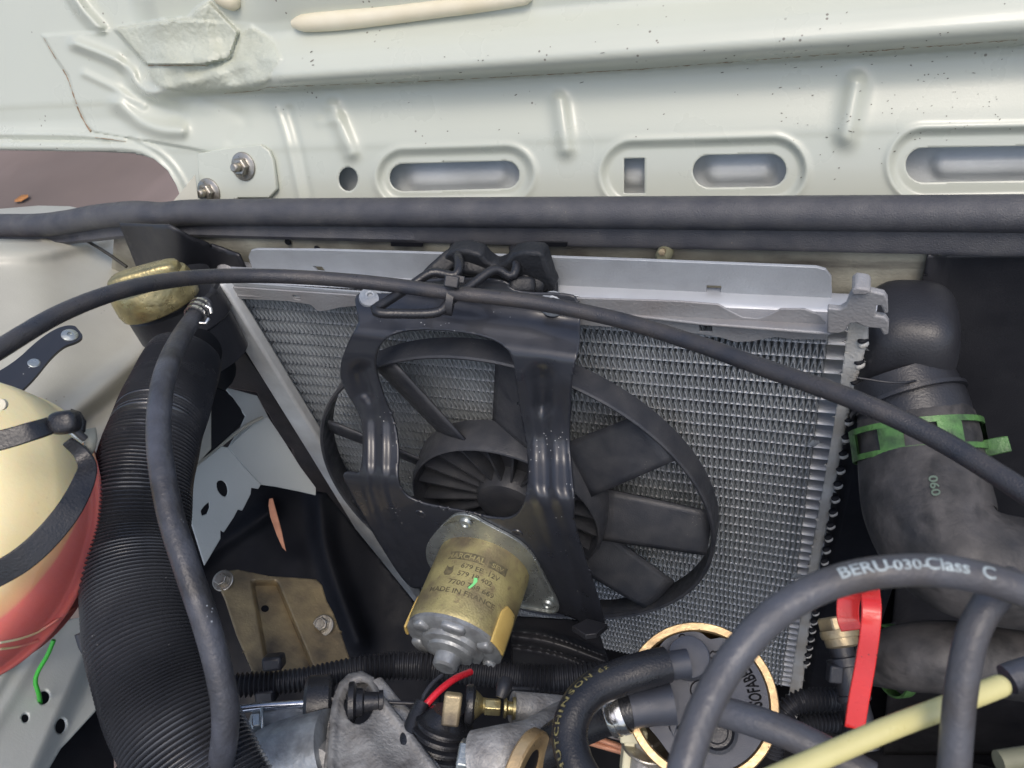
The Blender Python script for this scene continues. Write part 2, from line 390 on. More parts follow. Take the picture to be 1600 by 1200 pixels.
def tube(name, pts, r, m, parent=None, seg=20, step=.004, wob=0):
    V, Fc = g_path(pts, r, seg, step, True, wob); return mk(name, V, Fc, m, parent, ang=50)
def g_sellip(c, ax3, rad, e=.5, nu=40, nv=24):
    """superellipsoid: ax3 = 3 axis vectors, rad = 3 radii"""
    V = []; Fc = []; sg = lambda x, p: np.sign(x)*np.abs(x)**p
    for i in range(nv+1):
        b = -np.pi/2+np.pi*i/nv
        for j in range(nu):
            a = 2*np.pi*j/nu
            V.append(c+ax3[0]*rad[0]*sg(np.cos(b), e)*sg(np.cos(a), e)+ax3[1]*rad[1]*sg(np.cos(b), e)*sg(np.sin(a), e)+ax3[2]*rad[2]*sg(np.sin(b), e))
    for i in range(nv):
        for j in range(nu): Fc.append((i*nu+j, i*nu+(j+1) % nu, (i+1)*nu+(j+1) % nu, (i+1)*nu+j))
    return np.array(V), Fc
def box(name, c, ax3, dims, m, parent=None, bevel=.001, **k):
    V = []
    for x in (-1, 1):
        for y in (-1, 1):
            for z in (-1, 1): V.append(c+ax3[0]*x*dims[0]/2+ax3[1]*y*dims[1]/2+ax3[2]*z*dims[2]/2)
    return fixn(mk(name, V, [(0, 1, 3, 2), (4, 6, 7, 5), (0, 4, 5, 1), (2, 3, 7, 6), (0, 2, 6, 4), (1, 5, 7, 3)], m, parent, bevel=bevel, **k))
WA = (np.array([1., 0, 0]), np.array([0, 1., 0]), np.array([0, 0, 1.]))
CA = (cdir(1, 0, 0), cdir(0, 1, 0), cdir(0, 0, 1))
def g_text(s, size=1., space=1., bold=.022):
    """flat text as (2D verts, faces), origin left baseline"""
    cu = bpy.data.curves.new('t', 'FONT'); cu.body = s; cu.size = size; cu.space_character = space; cu.resolution_u = 3; cu.offset = bold*size
    o = bpy.data.objects.new('t', cu); COL.objects.link(o); dg = bpy.context.evaluated_depsgraph_get()
    me = o.evaluated_get(dg).to_mesh()
    import bmesh
    bm = bmesh.new(); bm.from_mesh(me); bmesh.ops.triangulate(bm, faces=bm.faces)
    for _ in range(4):
        le = [e for e in bm.edges if e.calc_length() > size*.22]
        if not le: break
        bmesh.ops.subdivide_edges(bm, edges=le, cuts=1); bmesh.ops.triangulate(bm, faces=bm.faces)
    bm.verts.index_update(); V = np.array([v.co[:2] for v in bm.verts]); Fc = [tuple(v.index for v in f.verts) for f in bm.faces]; bm.free()
    o.evaluated_get(dg).to_mesh_clear(); bpy.data.objects.remove(o); bpy.data.curves.remove(cu); return V, Fc
def lettering(name, s, size, fn, m, parent, x0=0, center=False, th=.00015, space=1., xs=1.):
    V, Fc = g_text(s, size, space); V[:, 0] *= xs
    if center: V[:, 0] -= (V[:, 0].max()+V[:, 0].min())/2
    W3 = np.array([fn(x+x0, y) for x, y in V])
    return mk(name, W3, Fc, m, parent, flat=True)
from mathutils.bvhtree import BVHTree
BVH = {}
def onto(o, pts, lift=.0003):
    """points of the photo dropped on the surface of an object already built"""
    off = origin_of(o); me = o.data
    if me.name not in BVH: BVH[me.name] = BVHTree.FromPolygons([v.co+off for v in me.vertices], [tuple(p.vertices) for p in me.polygons])
    bv = BVH[me.name]; out = []
    for x, y in pts:
        d = ray(x, y); h = bv.ray_cast(Vector(CAM), Vector(d))
        if h[0] is not None: out.append(np.array(h[0])-d/np.linalg.norm(d)*lift)
    return np.array(out)

# ================================================================= SETTING
g = mk('ground', [(-30, -20, 0), (30, -20, 0), (30, 40, 0), (-30, 40, 0)], [(0, 1, 2, 3)], 'ground'); g['kind'] = 'structure'
lp = hit(37, 314, (np.zeros(3), np.array([0, 0, 1.])))+np.array([0, 0, .012])
V = [lp+np.array(q)*1.0 for q in ((-.032, -.012, 0), (-.015, -.026, .003), (.016, -.022, .002), (.034, .006, .004), (.012, .026, .002), (-.02, .02, .003), (0, 0, -.004))]
tag(mk('fallen_leaf', V, [(0, 1, 6), (1, 2, 6), (2, 3, 6), (3, 4, 6), (4, 5, 6), (5, 0, 6)], 'leaf', solid=.001), 'small orange leaf lying on the pinkish pavement', 'leaf')
# ================================================================= BONNET
a = math.radians(27)
BN = np.array([0, -math.cos(a), math.sin(a)]); BP = (hit(800, 330, Yp(.43)), BN)
bon = thing('bonnet', 'raised pale green-white bonnet seen from underneath, with long slots', 'bonnet', BP[0])
def sline(px, py): return 290+(py-290)*3300/(px+2500)
PR_S = np.array([-300, -120, -60, -20, 0, 20, 32, 48, 62, 78, 92, 102, 110, 116, 119.5, 121.5, 135, 160, 168, 200, 214, 222, 230, 420])
PR_H = np.array([70, 34, 24, 17, 13, 11, 13, 19, 23.5, 27, 29, 28, 24.5, 18, 9, .5, -1, -2.0, -1.6, 1.5, 2.6, 2.8, 2.2, 0.])*1e-3
sx1 = [(632, 277), (790, 272)]; sx2 = [(990, 272), (1208, 266)]; sx3 = [(1446, 258), (1760, 252)]
def bdisp(px, py):
    s = sline(px, py)-np.interp(px, [0, 400, 1600], [0, 2, -9])
    h = np.interp(s, PR_S, PR_H)
    hs = (np.interp(s-3, PR_S, PR_H)+np.interp(s+3, PR_S, PR_H)+h)/3
    flat = np.interp(s, [-300, 119, 122, 160, 200, 230, 420], np.array([0, 0, 0, -2, 1.5, 2.2, 0])*1e-3)
    left = sstep(215, 262, px-np.clip(60-py, 0, 60)*-.3)
    rail = np.where(s < 130, flat+(hs-flat)*left*(.55+.45*sstep(370, 450, px)), hs)
    lump = .0022*np.sin(px*.09+py*.05)*np.sin(py*.13-px*.03)*sstep(450, 400, px)*sstep(215, 260, px)*sstep(150, 130, py)*sstep(80, 95, py)
    z = rail+lump
    for sg, w in ((sx1, 42), (sx2, 50), (sx3, 56)):
        dd = segdist(px, py, sg); z = z-.0036*sstep(w+4, w-12, dd)+.0014*np.exp(-((dd-w-3)/6)**2)
    z = z+ridge(px, py, [(520, 168), (549, 238)], 12, .0050)+ridge(px, py, [(874, 158), (884, 232)], 13, .0052)+ridge(px, py, [(1338, 132), (1322, 212)], 17, .0060)
    z = z+ridge(px, py, [(500, 190), (525, 188)], 9, .0016)
    z = z+ridge(px, py, [(432, 170), (448, 215), (470, 315)], 5, .0018)-ridge(px, py, [(452, 170), (466, 215), (486, 315)], 5, .0014)
    # corner pressing on the left
    z = z+ridge(px, py, [(118, 68), (180, 92), (204, 110), (212, 132), (235, 148), (272, 156)], 9, .0070)*sstep(290, 240, px)
    z = z+ridge(px, py, [(132, 115), (180, 138), (225, 165)], 6, .0022)+ridge(px, py, [(186, 162), (214, 188), (250, 203), (282, 204)], 12, .0065)
    z = z-ridge(px, py, [(196, 96), (196, 130), (225, 160), (280, 176)], 12, .0030)
    z = z+.0028*sstep(1.5, -1.5, sdf(px, py, [(66, 55), (150, 50), (262, 30), (460, 40), (420, 260), (300, 232), (146, 206), (136, 196), (118, 160), (106, 118), (88, 92)]))*sstep(420, 250, px)
    z = z-ridge(px, py, [(350, 140), (300, 152), (395, 185), (362, 220)], 10, .0012)
    gz = sstep(2.2, -2.2, sdf(px, py, [(178, 44), (296, 28), (306, 16), (326, 2), (373, 50), (358, 92), (326, 99), (322, 101), (228, 101)]))
    z = z+gz*(.010-.0045*sstep(320, 345, px-(py-50)*.3))
    pz = sstep(4, -4, sdf(px, py, [(228, 100), (330, 101), (366, 92), (374, 56), (392, 40), (424, 60), (440, 92), (424, 112), (420, 128), (404, 141), (350, 148), (280, 144), (262, 141), (238, 128)]))
    rough_ = np.sin(px*.55+3*np.sin(py*.21))*np.sin(py*.61+2*np.sin(px*.17))
    z = z+pz*(1-gz)*.0022+(np.maximum(pz, gz))*.00035*rough_
    # hemmed lower edge at the left
    z = z+ridge(px, py, [(-270, 209), (100, 209), (150, 213), (192, 219)], 5, .0030)-ridge(px, py, [(-270, 217), (150, 219), (195, 223)], 2.5, .0012)
    z = z+ridge(px, py, [(-270, 226), (160, 229), (215, 232), (245, 250), (268, 278), (282, 312)], 7, .0035)
    z = z+ridge(px, py, [(215, 219), (250, 236), (276, 262), (296, 300)], 4, .0022)
    z = z+ridge(px, py, [(92, -60), (118, 4), (156, 46)], 9, .010)*sstep(60, 40, py)
    return z
outer = [(-260, -200), (2150, -200), (2150, 345), (288, 345), (283, 310), (276, 290), (262, 266), (240, 248), (212, 240), (150, 237), (-260, 231)]
slots = [stadium(630, 277.5, 790, 273, 21.5), ell(544, 280, 15, 18.5), [(975, 248), (1007, 247), (1007, 302), (975, 302)], stadium(1108, 267.5, 1203, 266, 25.5), stadium(1442, 258, 1760, 252, 27)]
sheet('inner_panel', outer, BP, 'bonnet_paint', bdisp, slots, 2.6, .0010, bon, ang=70)
def odisp(px, py):
    z = 0*px
    for sg in ([(655, 277), (775, 273)], [(1120, 268), (1190, 266)], [(1475, 259), (1720, 254)], [(985, 275), (995, 275)]): z = z+.006*sstep(26, 6, segdist(px, py, sg))
    return z
sheet('outer_skin', [(420, 170), (2150, 170), (2150, 380), (420, 380)], BP, 'skin_paint', odisp, (), 6, .001, bon, off=-.021)
GUS = [(178, 44), (296, 28), (306, 16), (326, 2), (373, 50), (358, 92), (326, 99), (322, 101), (228, 101)]
PATCH = chaikin([(228, 100), (330, 101), (366, 92), (374, 56), (392, 40), (424, 60), (440, 92), (424, 112), (420, 128), (404, 141), (350, 148), (280, 144), (262, 141), (238, 128)], 2)
MP = [o for o in COL.objects if o.name == 'inner_panel'][0]
MP.data.materials.append(MATS['sealer'])
vv = np.array([v.co[:] for v in MP.data.vertices])+np.array(origin_of(MP)); pp = px_of(vv)
fcx = np.array([pp[list(p.vertices)].mean(0) for p in MP.data.polygons])
msk = (sdf(fcx[:, 0], fcx[:, 1], GUS) < 0) | (sdf(fcx[:, 0], fcx[:, 1], PATCH) < 0)
MP.data.materials.append(MATS['rust_stain'])
fx_, fy_ = fcx[:, 0], fcx[:, 1]
for p, k in zip(MP.data.polygons, msk):
    if k: p.material_index = 1
for pts, rr_ in (([(68, 58), (78, 76), (88, 92)], .00035), ([(98, 108), (106, 122), (112, 140), (120, 162)], .0007), ([(121, 166), (128, 182), (136, 197), (143, 205)], .0010), ([(232, 102), (280, 102), (322, 102)], .0004), ([(150, 215), (175, 218), (198, 222)], .0004), ([(350, 146), (400, 142), (420, 136), (560, 131), (700, 125), (1000, 108), (1280, 86), (1590, 62)], .00022)):
    P_ = onto(MP, [tuple(q) for q in resample(np.array([(x, y, 0.) for x, y in pts], float), 6)[0][:, :2]], .0001)
    P_ = P_+rng.normal(0, .0002, P_.shape)
    V, Fc = g_tube(P_, rr_*rng.uniform(.4, 1.3, len(P_)), 8); mk('sealer_crack', V, Fc, 'rust_stain', bon)
# road splashes dried on the paint: tiny flat drips
V, Fc = [], []
for i in range(150):
    if i < 100: x, y = rng.normal(1400, 105), rng.normal(170, 75)
    else: x, y = rng.uniform(480, 1590), rng.uniform(30, 250)
    if not (5 < x < 1595 and 5 < y < 300) or min(float(sdf(np.array([x]), np.array([y]), h)[0]) for h in slots) < 8: continue
    L_ = rng.uniform(.8, 2.0)*(2.2 if rng.random() < .12 else 1); w_ = rng.uniform(.5, 1.1); a_ = math.radians(rng.normal(-15, 14))
    ring_ = [(x+L_*math.cos(t)*math.cos(a_)-w_*math.sin(t)*math.sin(a_), y+L_*math.cos(t)*math.sin(a_)+w_*math.sin(t)*math.cos(a_)) for t in np.linspace(0, 2*math.pi, 7)[:-1]]
    P_ = onto(MP, ring_, .0003)
    if len(P_) == 6: Fc.append(tuple(range(len(V), len(V)+6))); V += list(P_)
mk('splash_marks', V, Fc, 'splash_dirt', bon, flat=True, kind='stuff')
for pts, rr_ in (([(458, 37), (490, 35), (540, 31), (600, 25), (680, 15), (760, 5), (830, -6)], [.0050, .0062, .0064, .0058, .0054, .0050, .0046]), ([(330, -18), (352, -4), (374, 4)], [.006, .0072, .0066])):
    P_ = onto(MP, pts, .002)
    C_ = crom(np.c_[P_, rr_[:len(P_)]], 8); C_, s_ = resample(C_, .004)
    for q in (0, 1): C_[-q, 3] *= .55
    C_[1, 3] *= .85; V, Fc = g_tube(C_[:, :3], C_[:, 3], 20); mk('sealant_bead', V, Fc, 'cream_bead', bon, ang=60)
# hinge bracket
HP = (BP[0]+BN*.006, BN)
hb = thing('hinge_bracket', 'white hinge plate bolted to the bonnet corner above the seal', 'hinge', hit(370, 280, HP))
plate('hinge_plate', [(308, 240), (350, 232), (406, 226), (420, 236), (426, 250), (432, 296), (420, 309), (372, 309), (362, 318), (360, 345), (314, 345)], HP, .0035, 'bonnet_paint', hb, bevel=.0008)
plate('hinge_arm', [(262, 324), (305, 272), (314, 345)], P3((262, 326, .600), (305, 272, .625), (314, 345, .605)), .003, 'wing_paint', hb)
for x, y in ((381, 260), (327, 300)):
    nb = bolt(hit(x, y, HP), BN, .0072, .0070, 'bolt_steel', hb, 'nut', True, True)
# ================================================================= RUBBER SEAL
SP = Yp(.385)
seal = thing('bonnet_seal', 'long black rubber weatherstrip running right across under the bonnet', 'seal', hit(800, 345, SP))
cl = [(-300, 353), (-90, 352), (0, 352), (60, 352), (105, 347), (150, 339), (200, 334), (228, 334), (255, 336), (285, 333), (330, 332), (500, 331.5), (800, 332), (1200, 333), (1690, 334), (2200, 335)]
C = crom(np.array([hit(x, y, SP) for x, y in cl]), 12); C, s = resample(C, .004)
prof = [(.0098*math.cos(t), .0098*math.sin(t)) for t in np.linspace(math.radians(-70), math.radians(250), 16)]
V = []; n = len(C); m = len(prof)
for p in C: V += [p+np.array([0, y, z]) for y, z in prof]
Fc = [(i*m+j, i*m+j+1, i*m+m+j+1, i*m+m+j) for i in range(n-1) for j in range(m-1)]
mk('bulb', V, Fc, 'seal_rubber', seal, ang=60)
dz = np.array([hit(x, np.interp(x, [-90, 0, 100, 180, 260, 400, 800, 1200, 1600], [386, 385, 382, 373, 370, 374, 384, 393, 402]), Yp(.3775))[2]-p[2] for x, p in ((px_of(p)[0], p) for p in C)])
prof2 = lambda k: [(.002, -.004), (-.0030, -.0085), (-.0035, -.012), (-.0075, k+.003), (-.0068, k), (.001, k), (.002, k+.004)]
V = []; m = 7
for p, k in zip(C, dz): V += [p+np.array([0, y, z]) for y, z in prof2(k)]
Fc = [(i*m+j, i*m+(j+1) % m, i*m+m+(j+1) % m, i*m+m+j) for i in range(n-1) for j in range(m)]
mk('lip', V, Fc, 'seal_rubber', seal, ang=50)
# ================================================================= FRONT PANEL BEHIND RADIATOR
fp = thing('front_crossmember', 'grimy cream front panel edge showing between seal and radiator', 'body panel', hit(800, 420, Yp(.378)))
sheet('panel', [(180, 350), (1470, 352), (1452, 478), (1290, 474), (170, 470)], Yp(.3825), 'grime_paint', lambda x, y: .0012*np.sin((y-370)*.09)+.0008*np.sin(x*.02), (), 6, .0015, fp)
for x, y in ((450, 378), (496, 388)): lathe('dark_hole', hit(x, y, Yp(.380)), [0, -1, 0], [(0, .001), (.0022, .001), (.0026, 0)], 'dark_plastic', fp, 16)  # dark discs painted in place of open holes in shade
for x in (640, 865): plate('seal_clip', [(x-30, 378), (x+22, 379), (x+20, 386), (x-30, 385)], Yp(.376), .001, 'dark_plastic', fp)
c = hit(1036, 401, Yp(.372))
clipo = thing('hose_guide', 'small olive plastic stud behind the radiator top, right of centre', 'clip', c)
lathe('stud', c, [0, -1, .3], [(0, .004), (.003, .004), (.0048, .001), (.0052, -.016)], 'olive_dark', clipo, 24)
lathe('cap_slot', c+np.array([0, -.002, .005]), [0, -1, .6], [(0, .0012), (.002, .001), (.0022, -.004)], 'gold_zinc', clipo, 20)
tag(sheet('plastic_shield', [(186, 350), (262, 352), (300, 372), (372, 398), (388, 432), (330, 470), (225, 470), (214, 420)], Yp(.365), 'black_plastic', lambda x, y: .012*np.exp(-((x-250)/60)**2)+.004*np.sin(x*.05), (), 5, .002), 'black plastic shield behind the brass filler cap', 'shield')
bp = thing('air_baffle', 'tall black plastic baffle sheet at the far right beyond the tank', 'baffle', hit(1520, 600, Yp(.36)))
sheet('baffle_sheet', [(1450, 398), (2150, 398), (2000, 1180), (1380, 1180), (1430, 490)], Yp(.386), 'black_plastic', lambda x, y: .0035*np.sin(x*.018)*np.sin(y*.013)+.010*sstep(1480, 1455, x-(y-400)*-.1), (), 6, .002, bp)
# dark sheets added so the gaps deep in the bay stay black
low = thing('dark_backing', 'dark backing sheets added deep in the bay to blacken gaps around the radiator', 'shield', (0, .3, .3))
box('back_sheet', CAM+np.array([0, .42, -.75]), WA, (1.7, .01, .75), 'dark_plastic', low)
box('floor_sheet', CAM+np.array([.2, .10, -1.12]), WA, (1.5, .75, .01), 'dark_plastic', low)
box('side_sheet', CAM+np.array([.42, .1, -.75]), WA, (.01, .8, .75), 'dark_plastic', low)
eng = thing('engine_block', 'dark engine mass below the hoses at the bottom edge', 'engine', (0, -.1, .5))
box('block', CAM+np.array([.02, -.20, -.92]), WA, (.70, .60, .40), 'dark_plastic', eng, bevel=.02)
bh_ = thing('bulkhead', 'painted bulkhead and right inner wing closing the engine bay behind the camera', 'body panel', CAM+np.array([0, -.75, -.6]))
box('bulkhead_panel', CAM+np.array([0, -.80, -.72]), WA, (1.5, .02, .62), 'rail_paint', bh_)
box('bay_floor', CAM+np.array([0, -.30, -1.15]), WA, (1.6, 1.1, .02), 'dark_plastic', bh_)
box('right_wing', CAM+np.array([.72, -.20, -.72]), WA, (.02, 1.2, .62), 'rail_paint', bh_)
box('left_wing', CAM+np.array([-.80, -.35, -.72]), WA, (.02, .9, .62), 'rail_paint', bh_)
# ================================================================= RADIATOR
YF = .340                                     # rear face of the core (towards the engine)
rad = thing('radiator', 'aluminium radiator with black end tanks standing across the engine bay', 'radiator', CAM+np.array([-.16, YF, -.5]))
FP = Yp(YF)
xl = hit(352, 455, FP)[0]; xr = hit(1322, 530, FP)[0]
z0 = hit(1308, 541, FP)[2]; pitch = (z0-hit(1290, 703, FP)[2])/8
NR = 44; ztop = z0+2*pitch
zs = [ztop-pitch*i for i in range(NR)]
xr += .024; tw = xr-xl
V, Fc = g_lathe(np.array([0, 0, 0.]), [1, 0, 0], [(0, -tw/2), (1, -tw/2), (1, tw/2), (0, tw/2)], 14)
V[:, 1] *= .0085; V[:, 2] *= .00185
V = V+np.array([xl+tw/2, CAM[1]+YF+.0095, zs[0]])
t0 = fixn(mk('tube', V, Fc, 'tube_metal', rad, ang=60))
for z in zs[1:]: dup(t0, rad, t0.location+Vector((0, 0, z-zs[0])))
# corrugated, louvred fins between the tubes
fx0, fx1 = xl+.0065, xr-.0335
per = .0038; nf = int((fx1-fx0)/per)*2; gap = pitch-.0034
def fin_mesh(seed):
    rg = np.random.default_rng(seed); V = []; Fc = []
    ys = np.array([0, .0009, .0018, .0042, .0044, .0068, .0070, .0095, .0125, .018]); jog = np.array([0, .0004, 0, .0, .00055, .0, .00055, 0., 0.0005, 0])
    X = fx0+np.arange(nf+1)*per/2; Z = np.where(np.arange(nf+1) % 2, gap/2, -gap/2); X = X+rg.normal(0, .00010, nf+1)
    cols = []
    for i in range(nf+1):
        # round the crest: three points per fold
        sgn = 1 if i % 2 else -1
        for dx, dz in ((-.00032, -.0007), (0, 0), (.00032, -.0007)): cols.append((X[i]+dx, Z[i]+sgn*dz*1.0 if True else 0, sgn))
    for (x, z, sgn) in cols:
        for y, j in zip(ys, jog): V.append((x+j, CAM[1]+YF-.0012+y, z))
    m = len(ys)
    for i in range(len(cols)-1):
        for j in range(m-1): Fc.append((i*m+j, i*m+m+j, i*m+m+j+1, i*m+j+1))
    return np.array(V), Fc
protos = []
for sd in range(3):
    V, Fc = fin_mesh(sd); V[:, 2] += (zs[sd]+zs[sd+1])/2
    o = mk('fin_strip', V, Fc, 'fin_metal', rad, flat=True, solid=.00014); protos.append((o, (zs[sd]+zs[sd+1])/2))
for i in range(3, NR-1):
    o, zz = protos[i % 3]; dup(o, rad, o.location+Vector((random.uniform(-.0006, .0006), 0, (zs[i]+zs[i+1])/2-zz)))
# few bent fin ends
for (x, y) in ((1262, 692), (1237, 898)):
    p = hit(x, y, Yp(YF-.002))
    for k in range(3):
        a1 = p+np.array([.0015*k, 0, -.002]); mk('bent_fin', [a1, a1+np.array([.0012, -.002, .001]), a1+np.array([.004, -.003, .007]), a1+np.array([.003, 0, .0065])], [(0, 1, 2, 3)], 'fin_metal', rad, flat=True, solid=.0002)
# top channel: upright flange, ledge and apron with wavy lower edge
UP = Yp(.352)
flo = [(388, 402), (392, 392), (400, 390), (500, 391), (640, 395), (800, 400), (1000, 407), (1200, 415), (1275, 418), (1290, 422), (1299, 434), (1300, 474), (1108, 463), (865, 452), (640, 443), (400, 437)]
plate('top_flange', flo, UP, .0022, 'galv', rad, holes=[[(1104, 446), (1127, 447), (1125, 461), (1103, 460)], [(488, 416), (503, 417), (510, 426), (496, 425)]], bevel=.0003)
LG = P3((400, 436, .5875), (1300, 470, .458), (850, 500, .5))
A0 = hit(400, 436, UP); A1 = hit(1300, 473, UP); B0 = hit(360, 458, Yp(.330)); B1 = hit(1296, 512, Yp(.330))
Nl = np.cross(A1-A0, B0-A0); Nl /= np.linalg.norm(Nl); Nl = Nl if Nl[2] > 0 else -Nl
LP = (A0, Nl)
plate('top_ledge', [(345, 426), (400, 434), (640, 441), (865, 451), (1108, 462), (1302, 473), (1306, 484), (1318, 486), (1312, 512), (1296, 520), (1100, 505), (900, 482), (600, 468), (350, 460)], LP, .0018, 'galv_dirty', rad, bevel=.0006)
AP = Yp(.3285)
plate('apron', [(352, 448), (560, 462), (700, 468), (905, 466), (1060, 471), (1122, 476), (1140, 486), (1160, 496), (1185, 498), (1203, 492), (1220, 483), (1256, 483), (1280, 492), (1290, 503), (1291, 531), (1240, 531), (1212, 527), (1175, 534), (1150, 535), (1126, 528), (1092, 522), (1000, 515), (905, 508), (700, 494), (562, 478), (530, 481), (510, 486), (496, 486), (484, 476), (450, 471), (352, 466)], AP, .0013, 'galv_dirty', rad, holes=[[(1092, 507), (1112, 508), (1113, 519), (1093, 518)], [(456, 461), (468, 462), (470, 469), (460, 468)]], bevel=.0004)
plate('apron_inner', [(352, 440), (560, 456), (905, 462), (905, 506), (562, 476), (352, 464)], (AP[0]+np.array([0, .002, 0]), AP[1]), .0013, 'galv', rad)
def lump(name, px, py, t, rx, ry, m, par, rz=.008):
    V, Fc = g_sellip(at(px, py, t), CA, (rx, ry, rz), .8, 24, 14); return mk(name, V, Fc, m, par)
lump('tank_lug', 372, 421, .60, .016, .006, 'galv_dirty', rad)
# right end clip with hooked fingers
plate('end_clip', [(1293, 482), (1312, 484), (1322, 478), (1328, 462), (1334, 454), (1345, 452), (1360, 455), (1382, 460), (1387, 468), (1388, 490), (1382, 491), (1376, 478), (1369, 478), (1368, 494), (1383, 496), (1389, 504), (1388, 523), (1380, 524), (1375, 514), (1352, 512), (1338, 505), (1328, 506), (1321, 518), (1308, 522), (1292, 521)], Yp(.316), .004, 'galv_dirty', rad, bevel=.0015, bseg=3)
plate('clip_top', [(1330, 455), (1338, 449), (1357, 452), (1362, 458), (1350, 462), (1333, 462)], Yp(.312), .012, 'galv_dirty', rad, bevel=.001)
for y in (479, 497): tube('clip_fold', [(1336, y, .425), (1366, y+2, .423)], .0009, 'zinc', rad, 8)
# right header plate, crimp tabs, black tank
def hx(t): return 1326+(1236-1326)*t, 508+(1100-508)*t
hd = [(1326, 508), (1334, 502), (1350, 502), (1357, 512), (1357, 530), (1337, 600), (1318, 690), (1296, 800), (1272, 920), (1247, 1130), (1226, 1130), (1242, 1020), (1262, 900), (1283, 780), (1302, 670), (1314, 590)]
def hxr(y): return np.interp(y, [502, 512, 530, 600, 690, 800, 920, 1130], [1352, 1357, 1357, 1337, 1318, 1296, 1272, 1247])
sheet('right_header', hd, Yp(.322), 'header_metal', lambda x, y: -.0015*sstep(6, 0, hxr(y)-x)+.0004*np.sin(y*.09)+.0006*np.sin(y*.031+x*.1), (), 2.5, .002, rad)
zt = hit(1352, 540, Yp(.322))[2]
prevo = None
for i in range(26):
    z = zt-i*pitch*1.36
    k = min(max((zt-z)/(zt-hit(1250, 1100, Yp(.322))[2]), 0), 1.2)
    X = np.interp(k, [0, 1], [hit(1349, 540, Yp(.322))[0], hit(1250, 1100, Yp(.322))[0]])
    c = np.array([X, CAM[1]+.323, z])
    if prevo is None:
        V, Fc = g_sellip(c, (np.array([.8, .6, 0]), np.array([-.6, .8, 0]), WA[2]), (.0030, .0022, .0021), .9, 16, 10); prevo = mk('crimp', V, Fc, 'header_metal', rad); p0c = c
        V, Fc = g_sellip(c+np.array([-.0006, -.0004, .0034]), (np.array([.8, .6, 0]), np.array([-.6, .8, 0]), WA[2]), (.0030, .0022, .0014), .9, 14, 8); hole0 = mk('crimp_gap', V, Fc, 'dark_plastic', rad)
    else:
        dup(prevo, rad, prevo.location+Vector(c-p0c)); dup(hole0, rad, hole0.location+Vector(c-p0c))
rt = at(1412, 550, .438)
V, Fc = g_sellip(rt, (WA[0], WA[1], WA[2]), (.0255, .030, .040), .62, 56, 36); mk('right_tank_top', V, Fc, 'black_plastic', rad)
zc = CAM[2]-.60
box('right_tank', np.array([rt[0]+.002, rt[1]+.004, rt[2]-.28]), WA, (.052, .052, .54), 'dark_plastic', rad, bevel=.008)
tube('tank_outlet', [(1405, 585, .43), (1425, 640, .425), (1436, 700, .42)], [.026, .0285, .029], 'black_plastic', rad, 32)
lathe('outlet_rib', at(1418, 627, .425), cdir(.18, .9, -.35), [(.0285, -.001), (.0305, -.001), (.0305, .001), (.0285, .001)], 'black_plastic', rad, 40)
tube('tank_seam', [(1338, 590, .405), (1400, 598, .400), (1450, 592, .405)], .0006, 'black_plastic', rad, 8)
# left header bar and ribbed tank
lb = [(322, 454), (330, 446), (346, 446), (356, 458), (424, 568), (504, 698), (584, 828), (662, 952), (642, 964), (561, 838), (481, 708), (401, 580)]
plate('left_header', lb, Yp(.322), .010, 'bar_metal', rad, bevel=.0022, bseg=3)
tk = [(306, 446), (330, 470), (420, 600), (520, 760), (650, 965), (600, 1020), (556, 960), (520, 880), (500, 815), (489, 790), (488, 772), (477, 757), (473, 738), (457, 720), (452, 701), (436, 688), (430, 672), (420, 652), (409, 640), (400, 616), (340, 606), (318, 560), (290, 540), (300, 500)]
plate('left_tank', tk, Yp(.352), .045, 'black_plastic', rad, bevel=.004, bseg=3)
# filler neck and brass cap
na = cdir(-.27, -.80, -.52); nc = at(272, 470, .535)
lathe('filler_neck', nc, na, [(.030, -.05), (.031, -.02), (.033, -.018), (.033, 0), (.0315, .002), (.0315, .012)], 'black_plastic', rad, 48)
tube('neck_body', [(285, 480, .56), (296, 520, .60), (310, 580, .64)], [.026, .027, .030], 'black_plastic', rad, 24)
cap = at(233, 442, .505)
lathe('filler_cap', cap, na, [(0, .004), (.016, .004), (.022, .0035), (.0255, .0015), (.0268, -.002), (.0272, -.012), (.0262, -.016), (.0245, -.017)], 'brass', rad, 64)
u = cdir(1, -.28, 0); v = np.cross(na, u)
V, Fc = g_sellip(cap+na*.003, (u, v, na), (.0235, .0085, .0085), .45, 48, 20); mk('cap_grip', V, Fc, 'brass', rad)
tube('neck_pipe', [(330, 455, .53), (312, 480, .52)], .005, 'black_plastic', rad, 16)
# ================================================================= FAN
th = math.radians(3.5)
FN = np.array([0, -math.cos(th), math.sin(th)])            # fan axis, towards the engine / camera
FC = CAM+ray(797, 779)*(.333/(ray(797, 779)@(-FN)))
FU = np.array([1., 0, 0]); FV = np.cross(FN, FU); FV = FV if FV[2] > 0 else -FV
FR = .1572
def fpl(off=0.): return (FC+FN*off, FN)
def polar(px, py, off=0.):
    q = hit(px, py, fpl(off))-FC; return math.atan2(q@FV, q@FU), math.hypot(q@FV, q@FU)
fan = thing('cooling_fan', 'black plastic ringed cooling fan in front of the radiator core', 'fan', FC)
lathe('ring', FC, FN, [(FR-.0026, -.009), (FR-.0002, -.009), (FR+.0004, -.0085), (FR-.0004, .0062), (FR+.0002, .0068), (FR, .0090), (FR-.0012, .0100), (FR-.0028, .0092), (FR-.0030, .0060), (FR-.0022, .0052), (FR-.0026, -.009)], 'fan_plastic', fan, 144, 40, u=FU)
